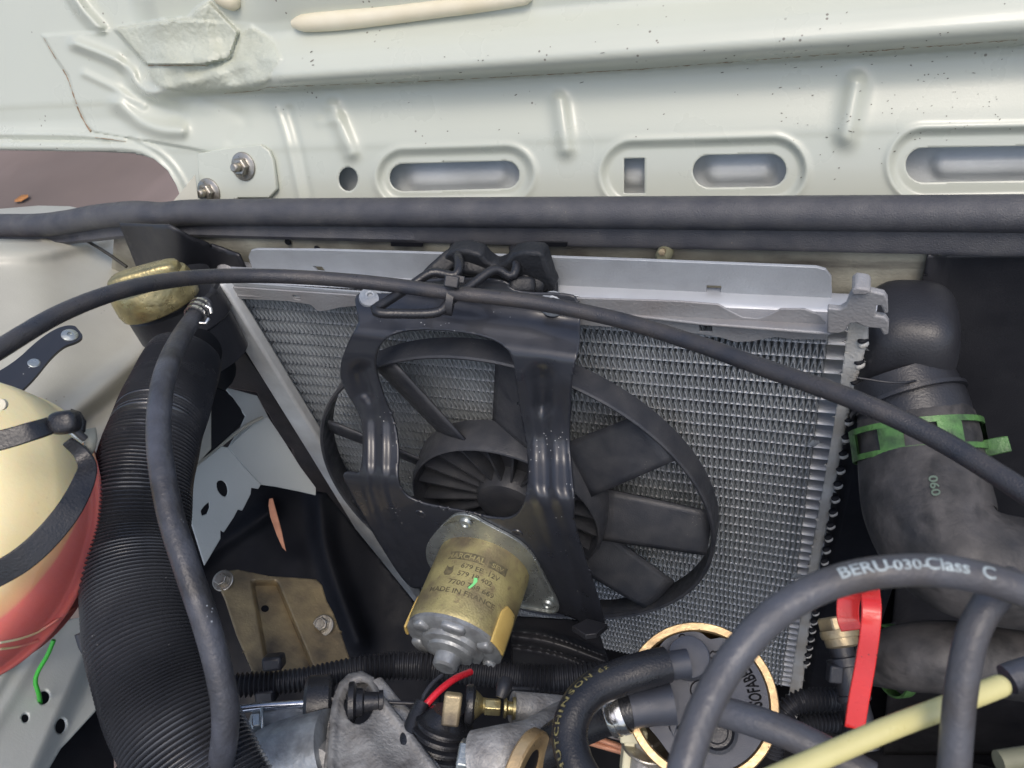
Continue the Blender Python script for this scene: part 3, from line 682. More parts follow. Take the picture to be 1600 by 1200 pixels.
# hub drum, open at the front with radial stiffeners and a centre boss
lathe('hub', FC, FN, [(.0790, -.009), (.0790, -.004), (.0768, .012), (.0752, .0160), (.0740, .0165), (.0728, .0150), (.0722, -.002), (.024, -.009), (0, -.009)], 'fan_plastic', fan, 96, 40, u=FU)
lathe('hub_boss', FC, FN, [(.0290, -.009), (.0270, .002), (.0245, .0075), (.0215, .0088), (.015, .0092), (.0, .0095)], 'fan_plastic', fan, 48, 40, u=FU)
def radial(name, r0, r1, a, h0, h1, thk, m=None, par=None):
    ca, sa = math.cos(a), math.sin(a); U = FU*ca+FV*sa; Vv = -FU*sa+FV*ca
    V = []
    for r, hh in ((r0, h0), (r1, h1)):
        for s in (-1, 1): V += [FC+U*r+Vv*s*thk/2+FN*(-.006), FC+U*r+Vv*s*thk/2+FN*hh]
    return fixn(mk(name, V, [(0, 1, 3, 2), (4, 6, 7, 5), (0, 4, 5, 1), (2, 3, 7, 6), (1, 5, 7, 3), (0, 2, 6, 4)], m or 'fan_plastic', par or fan, flat=True))
for k in range(20): radial('hub_rib', .024, .0732, 2*math.pi*k/20+.05, .0035, .0095, .0016)
# blades
def blade(a0, chord=.046, r0=.074, r1=.1525):
    nr, nw = 8, 8; V = []; Fc = []
    for i in range(nr+1):
        r = r0+(r1-r0)*i/nr; pit = .0105*(1-.30*i/nr); c0 = chord*(1-.10*i/nr)
        ca, sa = math.cos(a0), math.sin(a0); U = FU*ca+FV*sa; Tn = -FU*sa+FV*ca
        for j in range(nw+1):
            f = j/nw-.5; x = c0*.83*f; rr = math.sqrt(max(r*r-x*x, 1e-6)); c = .0022*math.cos(math.pi*f)
            V.append(FC+U*rr+Tn*x+FN*(pit*(-2*f)*.95+c-.001))
    for i in range(nr):
        for j in range(nw): Fc.append((i*(nw+1)+j, i*(nw+1)+j+1, (i+1)*(nw+1)+j+1, (i+1)*(nw+1)+j))
    return mk('blade', V, Fc, 'fan_plastic', fan, ang=60, solid=.002, solid_off=0)

for k in range(9): blade(math.radians(-3+40*k))
# ================================================================= FAN BRACKET (pressed steel frame)
br = thing('fan_bracket', 'black pressed steel frame with two ribbed legs holding the fan motor', 'bracket', hit(740, 600, fpl(.05)))
BPL = fpl(.058)
bo = [(551, 452), (618, 462), (640, 440), (700, 434), (795, 437), (797, 456), (893, 459), (903, 470), (907, 500), (906, 540), (893, 586), (890, 640), (888, 690), (893, 740), (897, 790), (896, 812), (920, 890), (948, 975), (940, 990), (928, 988), (880, 955), (770, 948), (690, 900), (650, 925), (628, 905), (600, 862), (560, 795), (532, 742), (545, 736), (563, 742), (567, 700), (566, 660), (556, 636), (540, 612), (531, 590), (533, 562), (546, 530), (560, 506), (560, 498)]
bh = [(587, 585), (586, 560), (594, 537), (614, 520), (650, 514), (700, 516), (756, 524), (790, 540), (803, 565), (806, 600), (816, 660), (825, 710), (824, 765), (815, 796), (797, 811), (765, 809), (735, 801), (700, 795), (652, 785), (628, 770), (620, 745), (624, 705), (617, 660), (600, 620)]
legL = chaikin([(572, 590), (582, 630), (588, 680), (585, 720), (584, 765), (600, 830), (640, 900)], 3, False); legR = chaikin([(846, 600), (846, 650), (850, 700), (852, 765), (880, 850), (915, 950)], 3, False)
def shiftx(poly, d): return [(x+d, y) for x, y in poly]
def brdisp(px, py):
    ye = py-(px-720)*.12
    # distance in front of the fan plane along the leg: set back at the mounting, out over the fan, down to the motor plate
    hk = lambda yy: np.interp(yy, [430, 460, 480, 500, 540, 575, 610, 645, 670, 700, 750, 768, 785, 1000], np.array([-66, -63, -60, -49, -34, -31, -31, -30, -27, -19, -1.5, 1.6, 1.5, 1.5])*1e-3)
    h = sum(hk(ye+d_) for d_ in np.linspace(-9, 9, 7))/7
    leg = sstep(578, 640, py)
    rr = 0
    xl_ = np.interp(py, [590, 640, 700, 765, 830, 900], [576, 585, 586, 585, 606, 645]); xr_ = np.interp(py, [600, 650, 700, 765, 850, 950], [848, 848, 851, 853, 882, 915])
    dl, dr = px-xl_, px-xr_
    rr = rr+.0013*(.5-.5*np.cos(2*np.pi*np.clip(dl+12*2, 0, 48)/24))*(px < 700)+.0016*(.5-.5*np.cos(2*np.pi*np.clip(dr+32, 0, 80)/32))*(px > 700)
    rr = rr*leg*(1-.45*sstep(765, 830, py))
    groove = -ridge(px, py, [(566, 582), (572, 612)], 13, .0045)-ridge(px, py, [(846, 592), (848, 630)], 17, .0055)
    e = .0030*sstep(12, 0, -sdf(px, py, bh))*-1*sstep(800, 700, py)
    mid = .003*np.exp(-((ye-480)/22)**2)*sstep(560, 640, px)*sstep(900, 820, px)
    return h+rr+groove+e+mid
sheet('frame', chaikin(bo, 2), BPL, 'bracket_paint', brdisp, [chaikin(bh, 2)], 2.6, .0016, br, ang=75)
FRM = br.children[0] if br.children else [o for o in COL.objects if o.parent == br][0]
for x, y in ((657, 803), (808, 833)):
    c = onto(FRM, [(x, y)], .0002)[0]; lathe('hole_rim', c, FN, [(.0020, .0004), (.0036, .0006), (.0042, -.0004)], 'bracket_paint', br, 24); lathe('hole', c, FN, [(0, -.0005), (.0024, -.0002), (.0024, .0003)], 'dark_plastic', br, 20)
for x, y in ((579, 464), (864, 472)):
    c = onto(FRM, [(x, y)], .0006)[0]; rv = cdir(.0, -.42, -.9)
    lathe('rivet', c, rv, [(0, .0010), (.0016, .0010), (.0018, .0026), (.0030, .0027), (.0040, .0020), (.0070, .0012), (.0076, 0), (.0076, -.004)], 'galv', br, 32)
# ================================================================= FAN MOTOR
s0, s1 = .0620, .122
mot = thing('fan_motor', 'gold passivated cylindrical fan motor with printed lettering', 'motor', FC+FN*s0)
MR = .0345; MA = FN
lathe('can', FC, MA, [(MR*.985, s0-.002), (MR, s0+.004), (MR, s1-.004), (MR*.99, s1-.001), (MR*.965, s1), (MR*.955, s1-.002)], 'gold_can', mot, 96, 40, u=FU)
fl = [(664, 858), (672, 842), (700, 811), (714, 803), (738, 806), (762, 821), (812, 846), (836, 872), (852, 905), (872, 942), (874, 954), (864, 961), (845, 957), (800, 950), (690, 905), (668, 884)]
plate('flange', chaikin(fl, 2), fpl(.0618), .0022, 'zinc', mot, bevel=.0009)
sheet('flange_lip', chaikin(fl, 2), fpl(.0624), 'zinc', lambda x, y: .0022*sstep(-7, -1, sdf(x, y, chaikin(fl, 2))), [ell(752, 882, 92, 64, 22)], 1.6, .0008, mot)
for x, y in ((728, 816), (856, 943)): lathe('rivet', hit(x, y, fpl(.0624)), FN, [(0, .0012), (.0022, .0012), (.0028, .0024), (.0040, .0020), (.0048, .0002)], 'zinc', mot, 24)
e = FC+MA*s1; KS = MR/.0395
lathe('end_cap', e, MA, [(r_*KS, h_) for r_, h_ in [(.0385, -.002), (.0388, .002), (.0360, .0035), (.0300, .0042), (.0255, .0042), (.0245, .0075), (.0190, .0085), (.0180, .0105), (.0140, .0115), (.0105, .0120), (.0098, .0190), (.0080, .0205), (0, .0208)]], 'cast_grey', mot, 72, 35, u=FU)
for k, aa in enumerate((20, 75, 130, 200, 255, 320)):
    q = math.radians(aa); U = FU*math.cos(q)+FV*math.sin(q)
    V, Fc = g_sellip(e+U*.0315*KS+MA*.0035, (U, np.cross(MA, U), MA), (.0050, .0085 if k % 2 else .0055, .0036), .6, 20, 12); mk('cap_boss', V, Fc, 'cast_grey', mot)
f_ = 0
q = math.radians(290); U = FU*math.cos(q)+FV*math.sin(q)
V, Fc = g_sellip(e+U*.018+MA*.0078, (U, np.cross(MA, U), MA), (.0025, .0045, .0012), .8, 16, 8); mk('paint_dab', V, Fc, 'blue_mark', mot)
for aa, w, ln in ((172, .34, .022), (14, .52, .025)):
    q = math.radians(aa); n = 8; V = []
    for hh in np.linspace(s1-ln, s1+.003, 6):
        for j in range(n+1):
            b = q+w*(j/n-.5)*(1-.35*max(0, 1-(hh-(s1-ln))/.006)); V.append(FC+MA*hh+(FU*math.cos(b)+FV*math.sin(b))*(MR+.0006))
    Fc = [(i*(n+1)+j, i*(n+1)+j+1, (i+1)*(n+1)+j+1, (i+1)*(n+1)+j) for i in range(5) for j in range(n)]
    o = mk('clip', V, Fc, 'yellow_clip', mot, ang=60, solid=.0018, solid_off=0, bevel=.0005)
# print on the can: angle 0 at the side facing the camera
vc = CAM-(FC+MA*.085); aview = math.atan2(vc@FV, vc@FU)
def oncan(ang0, s_, lift=.00012, tilt=0.):
    def f(x, y):
        b = aview-ang0-x/MR; return FC+MA*(s_-y)+(FU*math.cos(b)+FV*math.sin(b))*(MR+lift)
    return f
TD = 1
def cantext(s, size, ang0, s_, m='ink_black', **k):
    f = oncan(ang0, s_); return lettering('lettering', s, size, lambda x, y: f(TD*x, -y if False else y), m, mot, center=True, **k)
def canbox(w, h, ang0, s_, m, lift=.0001):
    V = []; n = 14; f = oncan(ang0, s_, lift)
    for j in range(n+1):
        x = -w/2+w*j/n; V += [f(x, 0), f(x, h)]
    return mk('print_block', V, [(2*j, 2*j+2, 2*j+3, 2*j+1) for j in range(n)], m, mot, flat=True)
TXT_A = -.10
canbox(.027, .0062, TXT_A-.31, .0805, 'ink_worn'); canbox(.0145, .0062, TXT_A+.38, .0805, 'ink_worn')
lettering('lettering', 'MARCHAL', .0058, oncan(TXT_A-.31, .0805-.0009, .0002), 'gold_can', mot, center=True, xs=1.05)
lettering('lettering', 'SEV', .0045, oncan(TXT_A+.38, .0805-.0014, .0002), 'gold_can', mot, center=True, xs=1.3)
lettering('lettering', '679 EE  12V', .0050, oncan(TXT_A+.08, .0865), 'ink_worn', mot, center=True, xs=1.15)
lettering('lettering', '579 18 402', .0050, oncan(TXT_A+.02, .0925), 'ink_worn', mot, center=True, xs=1.1)
lettering('lettering', '7700 768 669', .0050, oncan(TXT_A+.02, .0995), 'ink_worn', mot, center=True, xs=1.2)
lettering('lettering', 'MADE IN FRANCE', .0052, oncan(TXT_A-.12, .1060), 'ink_worn', mot, center=True, xs=1.2)
f = oncan(TXT_A-.56, .0915)
cat_ = [(-.0035, 0), (-.0028, .006), (-.001, .0045), (.001, .0045), (.0028, .006), (.0035, 0), (.002, -.0018), (-.002, -.0018)]
mk('emblem', [f(x, y) for x, y in cat_], [tuple(range(8))], 'ink_worn', mot, flat=True)
f = oncan(TXT_A+.03, .0965, .0003)
mk('paint_dab', [f(x, y) for x, y in ((-.0012, -.004), (.0008, -.001), (.0022, .003), (.0014, .0055), (-.0008, .005), (-.0002, .001), (-.0022, -.003))], [(0, 1, 2, 3, 4, 5, 6)], 'green_mark', mot, flat=True)
# ================================================================= RUBBER MOUNT, WIRE, LONG CABLE
rm = thing('rubber_mount', 'black rubber block with saddle clamped on the radiator top edge', 'mount', at(768, 425, .50))
plate('block_face', [(664, 440), (684, 412), (702, 394), (726, 391), (750, 398), (760, 410), (772, 418), (786, 413), (800, 398), (818, 394), (842, 395), (850, 402), (862, 440), (868, 452), (858, 457), (800, 456), (794, 442), (700, 436)], Yp(.338), .012, 'mount_rubber', rm, bevel=.003, bseg=3)
V, Fc = g_sellip(at(752, 420, .478), (cdir(1, .08, 0), cdir(-.08, 1, 0), cdir(0, 0, 1)), (.0175, .0050, .006), .6, 28, 16); mk('saddle', V, Fc, 'mount_rubber', rm)
V, Fc = g_sellip(at(815, 446, .468), CA, (.0085, .0052, .007), .5, 32, 20); mk('foot', V, Fc, 'mount_rubber', rm)
V, Fc = g_sellip(at(836, 425, .474), (cdir(1, .25, 0), cdir(-.25, 1, 0), cdir(0, 0, 1)), (.0085, .0135, .008), .45, 32, 20); mk('shoulder', V, Fc, 'mount_rubber', rm)
V, Fc = g_sellip(at(690, 418, .482), (cdir(1, -.9, 0), cdir(.9, 1, 0), cdir(0, 0, 1)), (.0140, .0060, .006), .5, 32, 20); mk('shoulder', V, Fc, 'mount_rubber', rm)
V, Fc = g_sellip(at(737, 403, .482), (cdir(1, .2, 0), cdir(-.2, 1, 0), cdir(0, 0, 1)), (.0085, .0052, .007), .5, 32, 20); mk('rib', V, Fc, 'mount_rubber', rm)
V, Fc = g_sellip(at(864, 449, .476), CA, (.0034, .0052, .004), .8, 20, 14); mk('rib', V, Fc, 'mount_rubber', rm)
w1 = [(703, 368, .575), (708, 382, .54), (712, 392, .488), (716, 402, .466), (718, 418, .459), (710, 431, .457), (690, 427, .458), (672, 427, .458), (640, 448, .458), (600, 474, .449), (586, 482, .446), (592, 489, .444), (620, 490, .444), (668, 490, .444), (690, 485, .445), (704, 470, .447), (736, 446, .452), (766, 424, .456), (780, 422, .458), (797, 432, .459), (806, 422, .460), (806, 404, .466), (803, 393, .486), (800, 383, .54), (796, 368, .575)]
tag(tube('wire_clip', w1, .0029, 'black_rubber', None, 16, .003), 'bent black wire spring clip looped over the rubber mount', 'clip')
lc = [(-70, 590, .315), (0, 545, .335), (100, 487, .365), (200, 451, .395), (300, 434, .43), (400, 431, .452), (500, 435, .458), (600, 444, .455), (700, 457, .445), (830, 472, .432), (960, 498, .412), (1080, 534, .385), (1200, 577, .355), (1330, 623, .325), (1460, 683, .302), (1600, 768, .275), (1720, 850, .255), (1900, 990, .235)]
tag(tube('long_cable', lc, .0043, 'cable_rubber', None, 24, .004), 'long black rubber covered cable arching over the whole radiator', 'cable')
# cable tie: band round cable and wire, square head on top
ct = thing('cable_tie', 'black plastic tie binding the long cable to the wire clip', 'cable tie', at(706, 460, .44))
T0 = at(704, 468, .4475); ax1 = cdir(.97, .16, 0); ax2 = cdir(-.16, .97, .1); ax3 = np.cross(ax1, ax2)
loop = [T0+ax2*math.sin(t)*.0094+ax3*math.cos(t)*.0070 for t in np.linspace(0, 2*math.pi, 33)]
V, Fc = g_band(loop, [(p-T0)/np.linalg.norm(p-T0) for p in loop], .0042, .001); fixn(mk('band', V, Fc, 'black_plastic', ct, ang=50))
box('head', at(706, 440, .437), (ax1, ax2, ax3), (.0082, .0068, .0062), 'black_plastic', ct, bevel=.0008)
box('tail', at(717, 436, .437), (ax1, ax2, ax3), (.0065, .0040, .0016), 'black_plastic', ct, bevel=.0004)
# ================================================================= LEFT WING AND ITS STRAP
wing = thing('inner_wing', 'dusty cream inner wing panel at the left of the bay', 'body panel', at(110, 500, .5))
WP = P3((-20, 640, .50), (60, 380, .66), (330, 560, .62))
def wd(x, y):
    z = ridge(x, y, [(-60, 395), (60, 395), (110, 382), (160, 372)], 16, .010)
    z = z+ridge(x, y, [(40, 430), (90, 520), (60, 600)], 60, .006)+ridge(x, y, [(120, 640), (165, 600), (230, 545), (250, 500)], 17, .007)-ridge(x, y, [(140, 655), (190, 620), (245, 570)], 14, .006)
    z = z-.006*sstep(-6, 6, (x-133)*.72-(y-375)*1.0+(0))*sstep(120, 140, x)*sstep(205, 150, x)
    return z+.0012*np.sin(x*.021+y*.03)
sheet('panel', [(-90, 372), (60, 374), (150, 360), (330, 360), (330, 700), (150, 900), (-90, 1000)], WP, 'wing_paint', wd, (), 4, .0015, wing)
tube('seam', [(132, 374, .655), (165, 394, .648), (198, 417, .645)], .0014, 'ink_black', wing, 8)
plate('upper_flange', [(-60, 350), (60, 345), (110, 338), (137, 328), (110, 322), (60, 321), (-60, 331)], P3((0, 340, .715), (130, 335, .71), (60, 320, .75)), .002, 'wing_paint', wing)
st = thing('wing_strap', 'short black steel strap riveted to the cream inner wing', 'strap', at(90, 550, .49))
STP = P3((0, 615, .46), (60, 540, .49), (120, 525, .505))
plate('strap', chaikin([(-40, 600), (20, 568), (60, 530), (92, 510), (116, 507), (124, 516), (131, 526), (120, 534), (100, 540), (78, 560), (55, 590), (32, 612), (-10, 660), (-40, 660)], 2), STP, .0025, 'bracket_paint', st, bevel=.0006)
for x, y, r in ((109, 524, 1.), (53, 567, .72)):
    lathe('rivet', hit(x, y, STP), STP[1], [(0, .0002), (.0012*r, .0004), (.0015*r, .0018), (.0028*r, .0018), (.0050*r, .0006), (.0052*r, -.0005)] if r == 1. else [(0, .0006), (.003, .0005), (.0036, 0)], 'zinc', st, 24)
# ================================================================= COOLANT EXPANSION TANK
tc_ = at(-68, 826, .40); ta = cdir(-.10, -.30, -.95)
tank = thing('expansion_tank', 'yellowed plastic coolant tank with pink coolant held by a black rubber strap', 'tank', tc_)
tu = cdir(1, 0, -.1); tv = np.cross(ta, tu)
V, Fc = g_lathe(tc_, ta, [(0, .040), (.030, .0395), (.050, .036), (.060, .029), (.0655, .018), (.0665, .0165), (.0672, .004), (.0672, -.006), (.0660, -.012), (.0672, -.014), (.0672, -.018), (.064, -.020), (.061, -.034), (.045, -.052), (.02, -.06), (0, -.06)], 96, u=tu)
V = tc_+(V-tc_); q = V-tc_; V = tc_+ta*(q@ta)[:, None]+tu*(q@tu)[:, None]+tv*((q@tv)*1.17)[:, None]
tko = fixn(mk('tank_body', V, Fc, TANKM, tank, ang=50))
lv = onto(tko, [(66, 885)])[0][2]-float(origin_of(tko)[2])
TANKLEVEL.inputs['From Min'].default_value = lv-.012; TANKLEVEL.inputs['From Max'].default_value = lv+.016
plate('mould_pad', ell(0, 632, 9, 9), P3((0, 632, .352), (10, 632, .352), (0, 640, .352)), .002, 'cream_bead', tank)
for pts in ([(0, 1004), (30, 998), (60, 987), (90, 968), (115, 950), (132, 934)], [(0, 1014), (30, 1010), (60, 1001), (95, 984), (120, 966), (134, 952)]):
    P_ = onto(tko, pts, .0002)
    if len(P_) > 2: V, Fc = g_tube(resample(crom(P_, 6), .003)[0], .0007, 8); mk('weld_bead', V, Fc, TANKM, tank)
ts = thing('tank_strap', 'black rubber strap wrapped round the yellow coolant tank', 'strap', at(100, 690, .36))
def pband(name, pts, w, par, m='black_rubber', th=.0022, nrm=(0, 0, -1)):
    P = np.array([at(*p) for p in pts]); ww = np.broadcast_to(np.asarray(w, float), (len(P),)); C = crom(np.c_[P, ww], 10)
    V, Fc = g_band(C[:, :3], cdir(*nrm), C[:, 3], th); return fixn(mk(name, V, Fc, m, par, ang=40, bevel=.0005))
pband('strap_top', [(-60, 700, .335), (0, 688, .338), (50, 673, .342), (85, 660, .352), (100, 654, .36)], [.0088, .0088, .0085, .0088, .009], ts)
pband('strap_lower', [(104, 690, .362), (128, 712, .366), (134, 740, .362), (112, 790, .352), (75, 838, .345), (30, 878, .340), (-30, 912, .338)], [.005, .007, .0090, .0105, .0110, .0112, .0112], ts, nrm=(.35, .2, -1))
V, Fc = g_sellip(at(101, 660, .352), (cdir(1, -.15, 0), cdir(.15, 1, 0), cdir(0, 0, 1)), (.0070, .0055, .005), .7, 28, 16); mk('toggle', V, Fc, 'black_rubber', ts)
tube('toggle_loop', [(108, 645, .36), (122, 650, .362), (128, 668, .362), (116, 680, .36)], .0022, 'black_rubber', ts, 12)
tube('hook', [(112, 668, .355), (124, 678, .356), (133, 686, .358)], .0017, 'black_plastic', ts, 12)
tube('hook', [(108, 673, .357), (120, 683, .358), (130, 690, .360)], .0012, 'zinc', ts, 12)
tube('tank_hanger', [(140, 670, .372), (143, 690, .372), (136, 705, .372), (128, 722, .372)], .0028, 'grime_paint', ts, 12)
# ================================================================= CORRUGATED INTAKE HOSE + COOLANT HOSE
def corr(name, pts, r, pitch_, amp, m, parent=None, seg=40, sub=6, jit=.1, sharp=1.):
    rr = np.broadcast_to(np.asarray(r, float), (len(pts),)); W3 = np.array([[*at(p[0], p[1], p[2]), q] for p, q in zip(pts, rr)])
    C = crom(W3, 14); C, s = resample(C, pitch_/sub)
    ph = s/pitch_*2*np.pi+jit*np.sin(s*37)
    w = (.5+.5*np.cos(ph))**sharp
    C[:, 3] += amp*(w-.5)*(1+.25*np.sin(s*61)+.15*np.sin(s*173)); V, Fc = g_tube(C[:, :3], C[:, 3], seg)
    return mk(name, V, Fc, m, parent, ang=80)
ih = thing('intake_hose', 'fat black ribbed intake hose running down the left side', 'hose', at(215, 800, .42))
corr('ribbed_hose', [(288, 560, .515), (268, 610, .495), (242, 680, .465), (222, 760, .445), (213, 850, .43), (215, 930, .415), (228, 1010, .40), (256, 1090, .388), (293, 1170, .375), (340, 1260, .365)], [.0225, .0246, .0258, .0264, .0268, .0270, .0272, .0274, .0276, .0278],   .00215, .0030, 'ribbed_plastic', ih, 56, 6, .5, .8)
tube('hose_collar', [(300, 545, .53), (285, 580, .51)], [.020, .0215], 'dark_plastic', ih, 32)
gh = thing('coolant_hose', 'slim grey rubber hose hanging over the ribbed hose with a steel clip', 'hose', at(250, 800, .37))
tube('hose', [(320, 474, .505), (303, 496, .49), (281, 530, .462), (262, 572, .425), (251, 620, .40), (248, 680, .382), (254, 740, .368), (268, 810, .358), (290, 880, .350), (314, 950, .345), (335, 1020, .343), (350, 1090, .343), (352, 1140, .346), (346, 1190, .355)], [.0050, .0054, .0058, .0060, .0060, .0060, .0060, .0060, .0060, .0060, .0060, .0060, .0060, .0060], 'grey_rubber', gh, 28, .003)
ca = (at(303, 496, .49)-at(322, 472, .507)); ca /= np.linalg.norm(ca)
for k in range(3): lathe('clip_coil', at(305+k*4, 492-k*6, .488+k*.004), ca, [(.0058, -.0011), (.0068, -.0011), (.0068, .0011), (.0058, .0011)], 'clamp_steel', gh, 28)
tube('clip_ear', [(312, 505, .482), (321, 506, .482), (326, 498, .484)], .0012, 'clamp_steel', gh, 10)
tube('clip_ear', [(322, 478, .49), (329, 482, .49), (330, 490, .49)], .0012, 'clamp_steel', gh, 10)
# ================================================================= LOWER LEFT STRUCTURE
cr = thing('chassis_rail', 'pale painted chassis leg with drilled holes at bottom left', 'body panel', at(80, 1100, .5))
CP = P3((0, 1020, .52), (0, 1200, .46), (150, 1080, .54))
sheet('rail_top', [(-60, 1000), (150, 960), (165, 1060), (150, 1110), (95, 1170), (60, 1230), (-60, 1230)], CP, 'rail_paint', lambda x, y: -.010*sstep(70, 110, (x-20)+(y-1100)*.45)+ridge(x, y, [(-20, 1100), (20, 1030), (50, 990)], 10, .002)+.0015*np.exp(-((x-10+(y-1100)*.6)/14)**2), [ell(69, 1089, 9, 12, 25), ell(40, 1121, 6, 8, 20), ell(96, 1134, 9, 13, 20), ell(143, 1050, 7, 10, 10)], 2.2, .0018, cr)
plate('rail_inner', [(-60, 1000), (170, 960), (180, 1230), (-60, 1230)], (CP[0]-CP[1]*.03, CP[1]), .002, 'dark_plastic', cr)
tube('seam_sealer', [(-40, 1085, .50), (0, 1045, .505), (30, 1022, .51), (60, 1005, .515)], .0035, 'sealer', cr, 12, wob=.3)
tag(tube('green_wire', [(84, 1000, .50), (74, 1024, .50), (60, 1048, .502), (55, 1065, .502), (60, 1082, .503), (63, 1098, .512)], .0014, 'green_wire', None, 12), 'thin bright green wire poking into a hole of the chassis leg', 'wire')
tag(tube('drain_pipe', [(124, 990, .50), (130, 1010, .50), (142, 1030, .50), (150, 1060, .50)], .0030, 'grey_rubber', None, 12), 'short grey pipe stub between tank and ribbed hose', 'pipe')
wb = thing('inner_bracket', 'pale steel front panel with square hole and notched edge seen past the ribbed hose', 'bracket', at(350, 740, .62))
WB1 = P3((300, 740, .60), (408, 757, .64), (320, 883, .60)); WB2 = P3((356, 699, .63), (419, 653, .66), (488, 771, .67))
plate('holed_plate', [(285, 742), (299, 735), (347, 697), (356, 699), (380, 728), (408, 757), (404, 764), (393, 762), (392, 772), (379, 798), (372, 796), (369, 802), (366, 808), (350, 832), (345, 828), (345, 842), (320, 884), (300, 820)], WB1, .002, 'rail_paint', wb, holes=[chaikin([(339, 752), (348, 750), (355, 757), (357, 770), (353, 777), (346, 774), (339, 764)], 1), [(327, 784), (328, 793), (324, 803), (316, 806), (314, 798), (320, 790)]])
plate('upper_plate', [(356, 699), (404, 655), (419, 651), (445, 690), (470, 730), (494, 762), (494, 774), (470, 768), (430, 760), (408, 757), (380, 728)], WB2, .002, 'rail_paint', wb)
plate('rear_plate', [(350, 604), (402, 618), (428, 668), (428, 690), (400, 690), (356, 699), (375, 668), (383, 650)], P3((350, 604, .67), (428, 668, .68), (360, 698, .66)), .002, 'rail_paint', wb)
tube('edge_fold', [(294, 738, .598), (330, 708, .615), (380, 668, .635), (410, 652, .65)], .0015, 'wing_paint', wb, 8)
plate('fibre_pad', chaikin([(290, 600), (336, 604), (358, 612), (384, 648), (378, 664), (340, 700), (296, 733), (280, 700)], 1), P3((300, 620, .59), (384, 648, .62), (300, 730, .59)), .006, 'dark_plastic', wb, bevel=.002)
ad = thing('air_duct', 'matt black plastic duct left of the radiator lower half', 'duct', at(450, 880, .66))
sheet('duct_wall', [(250, 740), (420, 755), (510, 770), (680, 980), (700, 1230), (160, 1230), (250, 1100)], P3((300, 900, .68), (600, 900, .72), (450, 1100, .66)), 'dark_plastic', lambda x, y: ridge(x, y, [(500, 775), (506, 860), (560, 1000)], 16, .016)+ridge(x, y, [(420, 800), (330, 860), (240, 940)], 14, .012)+ridge(x, y, [(470, 880), (480, 1000)], 30, .008)+.003*np.sin(x*.05), (), 4, .002, ad)
tag(plate('copper_strip', [(420, 779), (426, 778), (432, 800), (440, 830), (447, 862), (441, 856), (432, 836), (422, 808), (419, 790)], P3((420, 780, .60), (430, 780, .60), (447, 862, .59)), .0012, 'copper', None), 'small raw copper coloured strip glinting in the dark duct', 'strip')
gb = thing('gold_bracket', 'gold passivated engine mount bracket with two bolts, lower left', 'bracket', at(440, 980, .56))
GP = P3((350, 900, .58), (510, 920, .60), (440, 1060, .53))
go = [(336, 900), (345, 893), (372, 890), (420, 900), (494, 905), (503, 914), (510, 938), (521, 958), (533, 990), (548, 1034), (500, 1060), (400, 1070), (392, 1040), (370, 990), (352, 935)]
sheet('plate', go, GP, 'gold_zinc', lambda x, y: -.010*sstep(0, 8, x-(392-(y-915)*-.18))*sstep(0, 8, (438+(y-915)*.42)-x)*sstep(905, 918, y)+.004*sstep(0, 9, (455+(y-915)*.42)-x)*0, (), 2, .0025, gb)
for x, y in ((349, 909), (505, 979)): bolt(hit(x, y, GP)+GP[1]*.001, GP[1]+cdir(-.1, 0, -.2), .0052, .007, 'bolt_steel', gb, 'bolt', True, False)
plate('stiffener', [(384, 912), (440, 916), (470, 985), (500, 1065), (404, 1070), (392, 1000)], (GP[0]-GP[1]*.009, GP[1]), .003, 'gold_zinc', gb)
lathe('hole', hit(414, 951, (GP[0]-GP[1]*.0088, GP[1])), GP[1], [(0, .0004), (.0028, .0004), (.0030, -.001)], 'dark_plastic', gb, 20)
# ================================================================= CONDUIT, CONTROL CABLE, CASTINGS
cc = thing('wiring_conduit', 'black corrugated wiring conduit crossing behind the fan motor', 'conduit', at(640, 1045, .52))
corr('conduit', [(300, 1072, .50), (380, 1070, .505), (470, 1062, .51), (560, 1046, .515), (650, 1040, .52), (760, 1052, .52), (840, 1060, .52), (930, 1056, .52), (1000, 1050, .53)], [.0066, .0070, .0073, .0080, .0084, .0084, .0084, .0084, .0084], .0031, .0018, 'black_plastic', cc, 28, 6)
for (x, y, t) in ((428, 1034, .50), (417, 1085, .505)):
    box('conduit_clip', at(x, y, t), (cdir(1, -.1, 0), cdir(.1, 1, 0), cdir(0, 0, 1)), (.013, .009, .012), 'black_plastic', cc, bevel=.002)
cb = thing('control_cable', 'bright sleeved control cable ending in a black bush at the casting', 'cable', at(480, 1100, .45))
tube('sleeve', [(300, 1120, .45), (345, 1113, .455), (400, 1105, .46), (480, 1099, .464)], .0024, 'chrome', cb, 16)
tube('inner_wire', [(560, 1096, .452), (620, 1098, .452), (720, 1102, .45)], .0011, 'black_plastic', cb, 10)
cax = cdir(1, .0, .15)
lathe('bush', at(475, 1102, .464), cax, [(0, 0), (.006, 0), (.0150, .001), (.0168, .003), (.0168, .0155), (.015, .017), (.0, .017)], 'black_rubber', cb, 40)
lathe('boot', at(556, 1098, .449), cax, [(.0115, -.004), (.0118, -.001), (.0085, .0005), (.0078, .004), (.0058, .005), (.0053, .013), (.0062, .0135), (.0062, .0158), (.0015, .0162)], 'black_rubber', cb, 36)
al = thing('alloy_casting', 'rough cast alloy bracket lug holding the control cable', 'casting', at(590, 1130, .44))
lp_ = P3((520, 1120, .442), (600, 1110, .446), (620, 1220, .40))
lug = [(510, 1230), (512, 1180), (515, 1120), (520, 1090), (530, 1066), (545, 1052), (566, 1048), (584, 1058), (592, 1078), (618, 1110), (645, 1145), (700, 1220), (700, 1240), (520, 1240)]
